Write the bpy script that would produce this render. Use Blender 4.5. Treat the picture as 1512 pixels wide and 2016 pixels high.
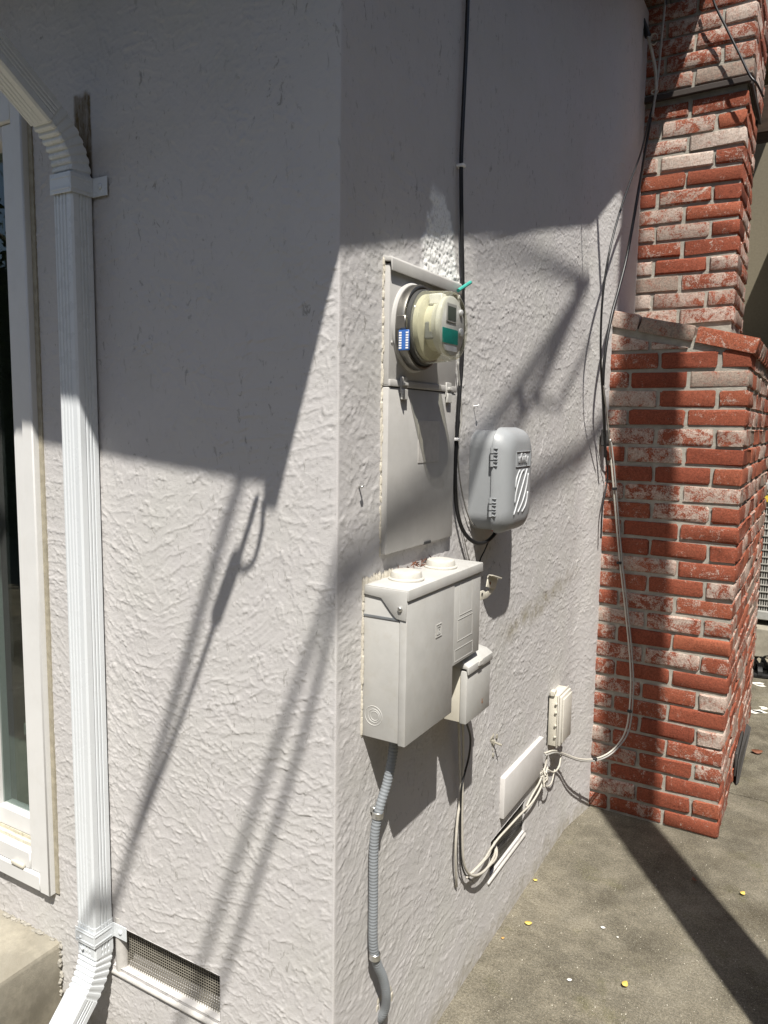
import bpy, bmesh, math, random
import numpy as np
from mathutils import Vector, Matrix

for o in list(bpy.data.objects): bpy.data.objects.remove(o, do_unlink=True)
S = bpy.context.scene
COL = S.collection
random.seed(7)
R = math.radians

# ------------------------------------------------------------------ camera
CAM = Vector((0.74394, -1.12203, 1.5))
YAW, PITCH, ROLL, FPX = 0.52392, 0.11590, 0.01543, 1492.6
_f = Vector((-math.sin(YAW)*math.cos(PITCH), math.cos(YAW)*math.cos(PITCH), -math.sin(PITCH)))
_r = Vector((math.cos(YAW), math.sin(YAW), 0)); _u = _r.cross(_f)
RT = _r*math.cos(ROLL)+_u*math.sin(ROLL); UP = -_r*math.sin(ROLL)+_u*math.cos(ROLL)
cd = bpy.data.cameras.new('camera'); cam = bpy.data.objects.new('camera', cd); COL.objects.link(cam)
M3 = Matrix((RT, UP, -_f)).transposed()
cam.matrix_world = Matrix.Translation(CAM) @ M3.to_4x4()
cd.sensor_fit = 'HORIZONTAL'; cd.sensor_width = 36; cd.lens = 36*FPX/1512
cd.clip_start = .02; cd.clip_end = 2000
S.camera = cam
S.render.resolution_x, S.render.resolution_y = 768, 1024

# ------------------------------------------------------------------ sky, sun, exposure
SUN = Vector((-.2931, .4186, -.8596)).normalized()      # direction the light travels
w = bpy.data.worlds.new('World'); S.world = w; w.use_nodes = True
nt = w.node_tree; bg = nt.nodes['Background']
sky = nt.nodes.new('ShaderNodeTexSky'); sky.sky_type = 'NISHITA'; sky.sun_disc = False
sky.sun_elevation = math.asin(-SUN.z); sky.sun_rotation = math.atan2(-SUN.x, -SUN.y)
sky.air_density = 1.0; sky.dust_density = 1.2; sky.ozone_density = 1.0
nt.links.new(sky.outputs[0], bg.inputs[0]); bg.inputs[1].default_value = .08
sl = bpy.data.lights.new('sun', 'SUN'); sl.energy = 5.0; sl.angle = R(.53); sl.color = (1, .955, .88)
so = bpy.data.objects.new('sun', sl); COL.objects.link(so); so.location = (3, -4, 9)
so.rotation_euler = SUN.to_track_quat('-Z', 'Y').to_euler()
S.view_settings.view_transform = 'Standard'; S.view_settings.look = 'None'
S.view_settings.gamma = 1; S.view_settings.use_curve_mapping = False
S.view_settings.exposure = .68
S.render.engine = 'CYCLES'
S.cycles.max_bounces = 7; S.cycles.diffuse_bounces = 4; S.cycles.glossy_bounces = 3; S.cycles.transmission_bounces = 4; S.cycles.transparent_max_bounces = 12

# ------------------------------------------------------------------ helpers
def at(px, py, axis, val):
    """Point of the surface {axis}={val} that the photograph shows at (px, py)."""
    d = _f + RT*((px-756)/FPX) - UP*((py-1008)/FPX)
    return CAM + d*((val-CAM[axis])/d[axis])
def shade_from(px, py, axis, val, t):
    """Point t metres up the sun ray from the surface point at (px, py)."""
    return at(px, py, axis, val) - SUN*t

def tag(o, label=None, cat=None, group=None, kind=None):
    if label: o['label'] = label
    if cat: o['category'] = cat
    if group: o['group'] = group
    if kind: o['kind'] = kind
    return o
def thing(name, loc, label, cat, group=None):
    o = bpy.data.objects.new(name, None); COL.objects.link(o); o.location = loc; o.empty_display_size = .05
    return tag(o, label, cat, group)
def wloc(o):
    return wloc(o.parent)+o.location if o.parent and o.type == 'EMPTY' else (o.location.copy() if o.type == 'EMPTY' else Vector((0, 0, 0)))
def link(o, parent=None):
    COL.objects.link(o)
    if parent is not None:
        o.parent = parent
        if parent.type == 'EMPTY': o.matrix_parent_inverse = Matrix.Translation(-parent.location)
        else: o.matrix_parent_inverse = Matrix.Identity(4)
    return o
def obj(name, bm, mat, parent=None, smooth=False, auto=None):
    me = bpy.data.meshes.new(name); bm.normal_update(); bm.to_mesh(me); bm.free()
    if smooth or auto:
        me.polygons.foreach_set('use_smooth', [True]*len(me.polygons))
    if auto: me.set_sharp_from_angle(angle=R(auto))
    me.materials.append(mat)
    return link(bpy.data.objects.new(name, me), parent)
def joinbm(dst, src):
    me = bpy.data.meshes.new('tmp'); src.to_mesh(me); src.free(); dst.from_mesh(me); bpy.data.meshes.remove(me); return dst
def B(): return bmesh.new()
def box(bm, lo, hi, bev=0., seg=1, rot=None, piv=None):
    t = bmesh.new(); bmesh.ops.create_cube(t, size=1)
    lo, hi = Vector(lo), Vector(hi); c = (lo+hi)/2; s = hi-lo
    for v in t.verts: v.co = Vector((c.x+v.co.x*s.x, c.y+v.co.y*s.y, c.z+v.co.z*s.z))
    if bev: bmesh.ops.bevel(t, geom=list(t.edges), offset=bev, segments=seg, affect='EDGES', profile=.5)
    if rot is not None:
        p = Vector(piv) if piv else c
        for v in t.verts: v.co = p + rot @ (v.co-p)
    return joinbm(bm, t)
def prism(bm, pts, off, bev=0.):
    """polygon (3-D points) pushed along vector off"""
    t = bmesh.new(); off = Vector(off)
    a = [t.verts.new(Vector(p)) for p in pts]; b = [t.verts.new(Vector(p)+off) for p in pts]
    n = len(a); t.faces.new(a); t.faces.new(b[::-1])
    for i in range(n): t.faces.new((a[i], b[i], b[(i+1) % n], a[(i+1) % n]))
    bmesh.ops.recalc_face_normals(t, faces=t.faces)
    if bev: bmesh.ops.bevel(t, geom=list(t.edges), offset=bev, segments=2, affect='EDGES', profile=.5)
    return joinbm(bm, t)
def catmull(pts, step=.01):
    P = [Vector(p) for p in pts]; P = [P[0]*2-P[1]]+P+[P[-1]*2-P[-2]]; out = []
    for i in range(1, len(P)-2):
        a, b, c, d = P[i-1:i+3]; n = max(2, int((c-b).length/step))
        for k in range(n):
            t = k/n
            out.append(.5*((2*b)+(c-a)*t+(2*a-5*b+4*c-d)*t*t+(3*b-a-3*c+d)*t**3))
    out.append(P[-2]); return out
def frames(path, up=None):
    n = len(path); T = []
    for i in range(n):
        T.append((path[min(i+1, n-1)]-path[max(i-1, 0)]).normalized())
    u = (up or (Vector((0, 0, 1)) if abs(T[0].z) < .9 else Vector((1, 0, 0))))
    u = (u-T[0]*u.dot(T[0])).normalized(); F = []
    for t in T:
        u = (u-t*u.dot(t)).normalized(); F.append((t, u, t.cross(u)))
    return F
def sweep(bm, path, prof, up=None, scale=None, cap=True):
    """prof: list of (a, b) along (u, n)"""
    F = frames(path, up); rings = []
    for i, (p, (t, u, n)) in enumerate(zip(path, F)):
        pr = scale(i, prof) if scale else prof
        rings.append([bm.verts.new(p+u*a+n*b) for a, b in pr])
    m = len(prof)
    for i in range(len(rings)-1):
        for j in range(m):
            bm.faces.new((rings[i][j], rings[i][(j+1) % m], rings[i+1][(j+1) % m], rings[i+1][j]))
    if cap:
        bm.faces.new(rings[0][::-1]); bm.faces.new(rings[-1])
    bmesh.ops.recalc_face_normals(bm, faces=bm.faces); return bm
def tube(bm, pts, r, n=8, step=.01, smooth=True, rad=None):
    path = catmull(pts, step) if smooth else [Vector(p) for p in pts]
    t = bmesh.new(); prof = [(math.cos(2*math.pi*k/n)*r, math.sin(2*math.pi*k/n)*r) for k in range(n)]
    acc = [0]
    for i in range(1, len(path)): acc.append(acc[-1]+(path[i]-path[i-1]).length)
    sweep(t, path, prof, scale=(lambda i, p: [(a*rad(acc[i]), b*rad(acc[i])) for a, b in p]) if rad else None)
    return joinbm(bm, t)
def lathe(bm, prof, org, axis, n=48, cap=True):
    axis = Vector(axis).normalized(); org = Vector(org)
    u = Vector((0, 0, 1)) if abs(axis.z) < .9 else Vector((1, 0, 0)); u = (u-axis*u.dot(axis)).normalized(); q = axis.cross(u)
    t = bmesh.new(); rings = []
    for r, h in prof:
        rings.append([t.verts.new(org+axis*h+(u*math.cos(2*math.pi*k/n)+q*math.sin(2*math.pi*k/n))*r) for k in range(n)])
    for i in range(len(rings)-1):
        for j in range(n): t.faces.new((rings[i][j], rings[i][(j+1) % n], rings[i+1][(j+1) % n], rings[i+1][j]))
    if cap:
        t.faces.new(rings[0][::-1]); t.faces.new(rings[-1])
    bmesh.ops.recalc_face_normals(t, faces=t.faces)
    return joinbm(bm, t)
def rrect(w, h, r, n=5):
    out = []
    for cx, cy, a0 in ((w/2-r, h/2-r, 0), (-w/2+r, h/2-r, 90), (-w/2+r, -h/2+r, 180), (w/2-r, -h/2+r, 270)):
        for k in range(n+1):
            a = R(a0+90*k/n); out.append((cx+r*math.cos(a), cy+r*math.sin(a)))
    return out

# ------------------------------------------------------------------ materials
class NT:
    def __init__(s, name):
        s.m = bpy.data.materials.new(name); s.m.use_nodes = True; s.t = s.m.node_tree
        s.b = s.t.nodes['Principled BSDF']; s.out = s.t.nodes['Material Output']
    def n(s, typ, **kw):
        nd = s.t.nodes.new('ShaderNode'+typ)
        for k, v in kw.items():
            if k in nd.inputs.keys() if isinstance(k, str) else False: nd.inputs[k].default_value = v
            else: setattr(nd, k, v)
        return nd
    def l(s, a, b): s.t.links.new(a, b)
    def coord(s, kind='Object', scale=None):
        c = s.n('TexCoord'); o = c.outputs[kind]
        if scale is not None:
            mp = s.n('Mapping'); mp.inputs['Scale'].default_value = scale; s.l(o, mp.inputs[0]); o = mp.outputs[0]
        return o
    def noise(s, co, scale, detail=4, rough=.55, dist=0., dim='3D'):
        nd = s.n('TexNoise'); nd.inputs['Scale'].default_value = scale; nd.inputs['Detail'].default_value = detail
        nd.inputs['Roughness'].default_value = rough; nd.inputs['Distortion'].default_value = dist
        s.l(co, nd.inputs['Vector']); return nd.outputs['Fac']
    def ramp(s, fac, stops):
        r = s.n('ValToRGB'); el = r.color_ramp.elements
        while len(el) < len(stops): el.new(.5)
        for e, (p, c) in zip(el, stops):
            e.position = p; e.color = (*c, 1) if not isinstance(c, (int, float)) else (c, c, c, 1)
        s.l(fac, r.inputs[0]); return r.outputs[0]
    def mix(s, fac, a, b, mode='MIX'):
        x = s.n('Mix', data_type='RGBA', blend_type=mode)
        for sock, v in ((x.inputs[0], fac), (x.inputs[6], a), (x.inputs[7], b)):
            if hasattr(v, 'links'): s.l(v, sock)
            elif isinstance(v, (int, float)): sock.default_value = v
            else: sock.default_value = (*v, 1)
        return x.outputs[2]
    def math(s, op, a, b=None):
        x = s.n('Math', operation=op)
        for sock, v in zip(x.inputs, (a, b)):
            if v is None: continue
            if hasattr(v, 'links'): s.l(v, sock)
            else: sock.default_value = v
        return x.outputs[0]
    def bump(s, h, strength=.5, dist=.002):
        b = s.n('Bump'); b.inputs['Strength'].default_value = strength; b.inputs['Distance'].default_value = dist
        s.l(h, b.inputs['Height']); s.l(b.outputs[0], s.b.inputs['Normal']); return b
    def set(s, col=None, rough=None, metal=None, spec=None):
        if col is not None:
            if hasattr(col, 'links'): s.l(col, s.b.inputs['Base Color'])
            else: s.b.inputs['Base Color'].default_value = (*col, 1)
        if rough is not None:
            if hasattr(rough, 'links'): s.l(rough, s.b.inputs['Roughness'])
            else: s.b.inputs['Roughness'].default_value = rough
        if metal is not None: s.b.inputs['Metallic'].default_value = metal
        if spec is not None: s.b.inputs['Specular IOR Level'].default_value = spec
        return s.m

def m_stucco():
    k = NT('stucco'); co = k.coord()
    big = k.noise(co, 3.2, 3, .5); mid = k.noise(co, 14, 4, .6); fine = k.noise(co, 420, 3, .6)
    base = k.ramp(big, [(.3, (.485, .474, .456)), (.5, (.508, .492, .487)), (.7, (.503, .493, .474))])
    base = k.mix(k.ramp(mid, [(.35, 0.), (.75, .22)]), base, (.585, .57, .55))
    fl = k.math('MULTIPLY', k.ramp(k.noise(k.coord(scale=(1, 1, .45)), 75, 4, .72, .8), [(.60, 0.), (.65, .7)]), k.ramp(k.noise(co, 5, 3, .6), [(.40, .1), (.60, 1.)]))
    base = k.mix(fl, base, (.24, .23, .21))      # flecks painted dark, standing in for shade in small plaster pits
    a = k.n('Attribute'); a.attribute_name = 'mask'
    sep = k.n('SeparateColor'); k.l(a.outputs['Color'], sep.inputs[0])
    patch = k.math('MULTIPLY', sep.outputs[0], k.ramp(k.noise(co, 150, 3, .7), [(.30, .25), (.5, 1.)]))
    base = k.mix(patch, base, (.86, .86, .83))
    st = k.math('MULTIPLY', sep.outputs[1], k.ramp(k.noise(k.coord(scale=(1, 1, .25)), 70, 4, .7), [(.3, .5), (.62, 1.)]))
    base = k.mix(st, base, (.115, .076, .026))
    dirt = k.math('MULTIPLY', sep.outputs[2], k.ramp(k.noise(co, 26, 5, .65), [(.35, .1), (.7, 1.)]))
    base = k.mix(dirt, base, (.27, .245, .185))
    hh = k.mix(.35, fine, k.noise(co, 150, 4, .65))
    k.bump(hh, .7, .0013)
    return k.set(base, .88, spec=.25)
def m_paint(name, col, rough=.45, var=.06, scale=30, dirt=.0, dirtcol=(.2, .18, .14), bump=.08, metal=0, spec=.4):
    k = NT(name); co = k.coord('Object')
    n1 = k.noise(co, scale, 5, .6); lo = tuple(c*(1-var) for c in col); hi = tuple(min(1, c*(1+var)) for c in col)
    c = k.ramp(n1, [(.3, lo), (.7, hi)])
    if dirt: c = k.mix(k.ramp(k.noise(co, scale*1.7, 6, .72), [(.52, 0.), (.78, dirt)]), c, dirtcol)
    k.bump(k.noise(co, 260, 4, .6), bump, .001)
    return k.set(c, k.ramp(k.noise(co, scale*3, 3), [(.3, rough*.85), (.7, min(1, rough*1.2))]), metal, spec)
def m_brick():
    k = NT('brick'); oi = k.n('ObjectInfo'); geo = k.coord('Object')
    off = k.n('VectorMath', operation='MULTIPLY_ADD'); k.l(oi.outputs['Random'], off.inputs[0]); off.inputs[1].default_value = (37, 91, 53); k.l(geo, off.inputs[2])
    co = off.outputs[0]
    sep = k.n('SeparateColor'); k.l(oi.outputs['Color'], sep.inputs[0])
    hue, white, grey = sep.outputs
    red = k.mix(hue, (.17, .046, .028), (.36, .122, .068))
    red = k.mix(k.ramp(k.noise(co, 46, 5, .65), [(.3, .0), (.75, .6)]), red, (.28, .072, .040))
    red = k.mix(k.ramp(k.noise(co, 420, 2, .5), [(.60, 0.), (.70, .8)]), red, (.05, .018, .014))     # pits and dark grit
    # limewash left on the face: ragged, grainy patches, cover per brick
    big = k.noise(co, 26, 5, .7, .8); grain = k.noise(co, 240, 4, .75)
    thr = k.math('ADD', k.math('MULTIPLY', big, .75), k.math('MULTIPLY', grain, .55))
    f = k.math('ADD', thr, k.math('SUBTRACT', k.math('MULTIPLY', white, .44), .835))
    f = k.ramp(f, [(.0, 0.), (.05, .62), (.16, .9)])
    wcol = k.mix(grey, (.52, .46, .405), (.235, .21, .175))
    wcol = k.mix(k.ramp(k.noise(co, 90, 4, .7), [(.4, 0.), (.7, .45)]), wcol, (.36, .25, .20))
    c = k.mix(f, red, wcol)
    c = k.mix(1., c, k.ramp(k.noise(co, 170, 6, .8), [(.34, (.55, .52, .50)), (.5, (1., 1., 1.)), (.68, (1.35, 1.32, 1.3))]), 'MULTIPLY')
    k.bump(k.mix(.45, k.noise(co, 55, 5, .7), k.noise(co, 330, 4, .7)), .85, .006)
    return k.set(c, .92, spec=.2)
def m_mortar():
    k = NT('mortar'); co = k.coord()
    c = k.ramp(k.noise(co, 24, 5, .65), [(.3, (.29, .275, .24)), (.55, (.37, .35, .305)), (.75, (.47, .445, .39))])
    k.bump(k.mix(.5, k.noise(co, 60, 5, .7), k.noise(co, 400, 3, .7)), .9, .006)
    return k.set(c, .95, spec=.15)
def m_concrete(name, a, b, c_, speck=True, moss=True):
    k = NT(name); co = k.coord()
    n1 = k.noise(co, 2.6, 7, .68, .5); n2 = k.noise(co, 11, 7, .72)
    col = k.ramp(n1, [(.32, a), (.5, b), (.68, c_)])
    col = k.mix(k.ramp(n2, [(.45, .0), (.70, .75)]), col, tuple(x*1.7 for x in b))
    if moss: col = k.mix(k.ramp(k.noise(co, 4.3, 5, .7), [(.56, 0.), (.72, .55)]), col, (.095, .092, .036))
    if speck:
        gr = k.noise(co, 150, 7, .82); col = k.mix(1., col, k.ramp(gr, [(.34, (.50, .48, .45)), (.5, (.95, .95, .95)), (.66, (1.6, 1.6, 1.55))]), 'MULTIPLY')
        stn = k.noise(co, 1.3, 5, .6, .6); col = k.mix(1., col, k.ramp(stn, [(.36, (.62, .60, .55)), (.5, (1., 1., .98)), (.64, (1.28, 1.26, 1.22))]), 'MULTIPLY')
        g = k.noise(co, 330, 2, .6); col = k.mix(k.ramp(g, [(.30, .6), (.44, .0)]), col, (.035, .032, .028))
        g2 = k.noise(k.coord(scale=(1, 1, 1)), 410, 2, .5); col = k.mix(k.ramp(g2, [(.62, 0.), (.70, .8)]), col, (.46, .44, .38))
        g3 = k.noise(co, 120, 3, .6); col = k.mix(k.ramp(g3, [(.72, 0.), (.76, .6)]), col, (.42, .39, .33))
    k.bump(k.mix(.6, k.noise(co, 60, 5, .65), k.noise(co, 420, 3, .7)), .7, .003)
    return k.set(col, .93, spec=.2)
def m_plain(name, col, rough=.5, metal=0., spec=.5, bump=0.):
    k = NT(name); co = k.coord()
    c = k.ramp(k.noise(co, 60, 4, .6), [(.3, tuple(x*.88 for x in col)), (.7, tuple(min(1, x*1.08) for x in col))])
    if bump: k.bump(k.noise(co, 300, 3), bump, .001)
    return k.set(c, rough, metal, spec)
def m_wood(name, a, b, scale=(1, 14, 14), rough=.8):
    k = NT(name); co = k.coord(scale=scale)
    n = k.noise(co, 5, 6, .65, .5); c = k.ramp(n, [(.3, a), (.7, b)]); k.bump(n, .4, .003)
    return k.set(c, rough, spec=.25)
def schlick(k, f0):
    lw = k.n('LayerWeight'); lw.inputs['Blend'].default_value = .5
    return k.math('ADD', k.math('MULTIPLY', k.math('POWER', lw.outputs['Facing'], 5.), 1-f0), f0)
def m_glass(name, tint=(.82, .86, .84), rough=.0, ior=1.5):
    k = NT(name); k.t.nodes.remove(k.b)
    tr = k.n('BsdfTransparent'); tr.inputs[0].default_value = (*tint, 1)
    gl = k.n('BsdfGlossy'); gl.inputs['Roughness'].default_value = rough
    mx = k.n('MixShader'); k.l(schlick(k, ((ior-1)/(ior+1))**2*1.7), mx.inputs[0]); k.l(tr.outputs[0], mx.inputs[1]); k.l(gl.outputs[0], mx.inputs[2])
    k.l(mx.outputs[0], k.out.inputs[0]); return k.m
def m_cover():
    """ageing clear meter cover: tinted plastic, slightly frosted"""
    k = NT('cover_plastic'); k.t.nodes.remove(k.b)
    tr = k.n('BsdfTransparent'); tr.inputs[0].default_value = (.94, .94, .87, 1)
    gl = k.n('BsdfGlossy'); gl.inputs['Roughness'].default_value = .08
    df = k.n('BsdfDiffuse'); df.inputs[0].default_value = (.66, .65, .50, 1)
    m1 = k.n('MixShader'); m1.inputs[0].default_value = .17; k.l(tr.outputs[0], m1.inputs[1]); k.l(df.outputs[0], m1.inputs[2])
    m2 = k.n('MixShader'); k.l(schlick(k, .05), m2.inputs[0]); k.l(m1.outputs[0], m2.inputs[1]); k.l(gl.outputs[0], m2.inputs[2])
    k.l(m2.outputs[0], k.out.inputs[0]); return k.m
def m_screen():
    """woven insect/vermin screen: rusty wire grey"""
    return m_plain('wire_mesh', (.30, .28, .235), .6, .2)

STUCCO, BRICK, MORTAR = m_stucco(), m_brick(), m_mortar()
CONC = m_concrete('concrete', (.088, .079, .060), (.142, .129, .101), (.225, .206, .166))
CONC2 = m_concrete('pale_concrete', (.19, .175, .135), (.25, .23, .185), (.31, .29, .24), False, False)
BEIGE = m_paint('beige_enamel', (.445, .440, .420), .55, .06, 22, .32, (.36, .32, .25), .10)
BEIGE2 = m_paint('panel_enamel', (.440, .430, .412), .55, .06, 18, .3, (.34, .31, .27), .08)
CREAM = m_paint('cream_enamel', (.56, .53, .45), .5, .05, 30, .25, (.40, .33, .22), .1)
HUB = m_paint('hub_enamel', (.49, .475, .43), .55, .08, 30, .4, (.30, .25, .17), .15)
CAULK = m_paint('caulk', (.52, .485, .41), .6, .12, 60, .3, (.45, .36, .26), .5)
WHITE = m_paint('white_vinyl', (.66, .66, .65), .35, .03, 14, .12, (.45, .41, .33), .05)
DSP = m_paint('white_downspout', (.62, .65, .67), .28, .02, 10, .10, (.50, .49, .46), .04, spec=.5)
GREYBOX = m_paint('grey_plastic', (.285, .298, .308), .42, .025, 25, .08, (.25, .25, .25), .12)
GREYLIT = m_plain('sunlit_edge_grey', (.42, .43, .44), .4)  # paler copy of the box grey, paints sunlit edges on stripes and lettering
GREYDARK = m_plain('dark_grey_plastic', (.16, .17, .18), .5)  # darker grey for the meter's inner block and the box seam
CONDUIT = m_paint('conduit_grey', (.215, .232, .248), .45, .06, 40, .12, (.2, .2, .19), .1)
STEEL = m_plain('galvanised_steel', (.58, .58, .56), .32, .9)
RING = m_plain('ring_steel', (.24, .23, .21), .38, .95)
BLACK = m_plain('black_cable', (.012, .012, .013), .42)
CABW = m_paint('dirty_white_cable', (.47, .445, .39), .5, .08, 80, .3, (.3, .26, .2), .1)
CABG = m_plain('grey_cable', (.30, .29, .27), .5)
RUST = m_plain('rusted_iron', (.055, .052, .050), .7, .3, bump=.5)
RUSTB = m_plain('rust', (.22, .09, .03), .9, bump=.4)
TEAL = m_plain('teal_label', (.02, .33, .27), .4)
TEALW = m_plain('teal_plastic', (.05, .36, .30), .5)
BLUE = m_plain('blue_tag', (.035, .13, .42), .4)
WTAG = m_plain('white_print', (.80, .80, .80), .5)
REDP = m_plain('red_tape', (.45, .03, .02), .5)
LCD = m_plain('lcd', (.10, .115, .10), .15)
DARK = m_plain('dark_interior', (.018, .017, .016), .9)
DARKW = m_wood('dark_beam_wood', (.018, .011, .007), (.05, .032, .02), (2, 12, 12))
SOFFIT = m_wood('soffit_boards', (.10, .08, .05), (.17, .14, .09), (14, 1, 1))
TRIM = m_plain('trim_paint', (.47, .455, .43), .6, bump=.1)
SHINGLE = m_plain('shingle', (.09, .085, .08), .95, bump=.8)
YLEAF = m_plain('yellow_leaf', (.68, .50, .12), .6)
BLEAF = m_plain('brown_leaf', (.16, .06, .03), .7)
PETAL = m_plain('white_petal', (.82, .81, .76), .6)
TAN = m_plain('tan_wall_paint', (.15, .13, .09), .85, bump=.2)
RUBBER = m_plain('black_rubber', (.012, .012, .012), .55)
POT = m_plain('plum_pot', (.030, .020, .022), .55)
GLASS = m_glass('window_glass', (.62, .68, .66))
COVER = m_cover()
LENS = m_glass('clear_lens', (.98, .98, .97), .03, 1.35)
WIREMESH = m_screen(); WIREMESH2 = m_plain('dark_wire_mesh', (.06, .055, .045), .7, .2)
GRIT = m_plain('crawl_space_grit', (.085, .07, .055), .95, bump=.8)
LEAFG = m_plain('foliage', (.045, .075, .02), .6)
BARK = m_plain('bark', (.10, .08, .06), .95, bump=.8)
POLE = m_wood('weathered_pole', (.11, .085, .06), (.2, .165, .12), (12, 12, 1))
EARTH = m_concrete('earth', (.12, .10, .07), (.16, .14, .10), (.20, .17, .12), False, False)

# ------------------------------------------------------------------ stucco relief
_T = np.random.RandomState(3).rand(257, 257)
def vn(x, y):
    xi = np.floor(x).astype(int); yi = np.floor(y).astype(int); fx = x-xi; fy = y-yi
    fx = fx*fx*(3-2*fx); fy = fy*fy*(3-2*fy); xi &= 255; yi &= 255
    return (_T[yi, xi]*(1-fx)+_T[yi, xi+1]*fx)*(1-fy)+(_T[yi+1, xi]*(1-fx)+_T[yi+1, xi+1]*fx)*fy
def ss(a, b, x):
    t = np.clip((x-a)/(b-a), 0, 1); return t*t*(3-2*t)
def relief(U, V, seed, vertical=None, amp=1.):
    """troweled lace stucco: overlapping strokes with combed ridges, ragged lips and skipped ledges (metres)"""
    rs = np.random.RandomState(seed); o = seed*17.3
    h = .0014*(vn(U*5+o, V*5)-.5)+.0005*(vn(U*14+o, V*14)-.5)
    u0, u1, v0, v1 = U.min(), U.max(), V.min(), V.max()
    du = (u1-u0)/(U.shape[1]-1); dv = (v1-v0)/(U.shape[0]-1)
    n = int((u1-u0)*(v1-v0)*85)
    for _ in range(n):
        cu, cv = rs.uniform(u0, u1), rs.uniform(v0, v1)
        L, Wd = rs.uniform(.05, .15), rs.uniform(.025, .07)
        th = rs.uniform(-.9, .9)+(math.pi if rs.rand() < .5 else 0)+rs.choice([0, .5, 1.2])
        cur = rs.uniform(-3, 3); lam = rs.uniform(.0045, .008); k = rs.rand()**1.6; lvl = rs.uniform(-.0005, .0005)
        if vertical is not None and cu < vertical: th = math.pi/2+rs.uniform(-.25, .25); Wd *= .6
        rad = max(L, Wd)*1.25
        i0, i1 = max(0, int((cu-rad-u0)/du)), min(U.shape[1], int((cu+rad-u0)/du)+1)
        j0, j1 = max(0, int((cv-rad-v0)/dv)), min(U.shape[0], int((cv+rad-v0)/dv)+1)
        if i1-i0 < 3 or j1-j0 < 3: continue
        u = U[j0:j1, i0:i1]; v = V[j0:j1, i0:i1]; a = u-cu; b = v-cv
        s = a*math.cos(th)+b*math.sin(th); t = -a*math.sin(th)+b*math.cos(th)+cur*s*s
        e = (np.abs(s)/L)**3+(np.abs(t)/Wd)**2+.75*(vn(u*48+o, v*48)-.5)+.5*(vn(u*130, v*130+o)-.5)
        m = ss(1.0, .84, e)
        rid = vn(t/lam+cu*99, s/(lam*14)+cv*77)-.5
        new = lvl+k*.00075*rid+.0003*(s/L)*rs.uniform(-1, 1)
        H = h[j0:j1, i0:i1]
        H[:] = H*(1-m)+m*(new+.35*H)
        H += .0007*rs.rand()*np.exp(-((e-.93)/.08)**2)*ss(-.2, .5, t/Wd)
    def drag(phi, along, lam, off, amp, zone, run_f=16.):
        """skip trowel: mud dragged out thin and broken off in a ragged lip"""
        q = (phi+.010*(vn(along*42+off, phi*42)-.5)+.0055*(vn(along*120, phi*120+off)-.5)+.003*(vn(along*300+off, phi*300)-.5))/lam
        cell = np.floor(q); f = q-cell
        run = vn(along*run_f+cell*7.31+off, cell*3.17+.5)
        w_ = ss(.50, .64, run)*zone
        return amp*w_*(1-f)**3.6*ss(0., .04, f)
    big1 = vn(U*3.1+o, V*3.1)-.5; big2 = vn(U*2.6+9, V*2.9+o)-.5; mid = vn(U*9+o, V*9)-.5
    z1 = ss(.30, .50, vn(U*6+o+4, V*6)); z2 = ss(.46, .60, vn(U*5+2, V*5+o)); z3 = ss(.48, .62, vn(U*6+8+o, V*6))
    p1 = V+.16*big1+.035*mid; p2 = V*.80+U*.60+.22*big2+.03*mid; p3 = V*.75-U*.66+.20*big1+.03*mid
    a2 = U*.8-V*.6; a3 = U*.75+V*.66
    h += amp*(drag(p1, U, .026, o, .0014, z1, 26.)+drag(p1+.017, U+3, .033, o+31, .0010, 1, 30.))
    h += amp*(drag(p2, a2, .021, o+5, .0013, z2, 30.)+drag(p3, a3, .020, o+9, .0013, z3, 30.)+drag(p2+.01, a2+2, .012, o+15, .0007, 1-z1, 34.))
    comb = ss(.44, .60, vn(U*4+o+7, V*4+2)); comb2 = ss(.50, .64, vn(U*4.4+o+1, V*4.4+8))
    h += amp*(.00075*comb*(vn(p2/.0075, a2/.05+o)-.5)+.00070*comb2*(vn(p3/.0072, a3/.05+o)-.5)+.00045*(1-comb)*(1-comb2)*(vn(p1/.0068, U/.04+o)-.5))
    wu = U+.02*(vn(U*20, V*20+o)-.5); wv = V+.02*(vn(U*21+o, V*19)-.5)
    h += .0006*ss(.66, .685, vn(wu*34+5, wv*30+o)*.55+vn(wu*120, wv*120)*.45)
    h += .00045*(vn(U*190, V*190+o)-.5)+.00040*(vn(U*330+o, V*330)-.5)*(.4+.6*z1)
    return h
def grid_mesh(name, P, keep, mask, mat, parent):
    nv, nu = P.shape[:2]; idx = np.arange(nv*nu).reshape(nv, nu)
    q = np.stack([idx[:-1, :-1], idx[:-1, 1:], idx[1:, 1:], idx[1:, :-1]], -1)[keep]
    used = np.unique(q); rem = np.full(nv*nu, -1); rem[used] = np.arange(len(used)); q = rem[q]
    me = bpy.data.meshes.new(name); nf = len(q)
    me.vertices.add(len(used)); me.vertices.foreach_set('co', P.reshape(-1, 3)[used].astype(np.float32).ravel())
    me.loops.add(nf*4); me.loops.foreach_set('vertex_index', q.ravel().astype(np.int32))
    me.polygons.add(nf); me.polygons.foreach_set('loop_start', np.arange(0, nf*4, 4, dtype=np.int32))
    me.polygons.foreach_set('use_smooth', np.ones(nf, bool))
    at_ = me.attributes.new('mask', 'FLOAT_COLOR', 'POINT')
    at_.data.foreach_set('color', np.concatenate([mask.reshape(-1, 3)[used], np.ones((len(used), 1))], 1).astype(np.float32).ravel())
    me.update(); me.validate(); me.materials.append(mat)
    return link(bpy.data.objects.new(name, me), parent)

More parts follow.
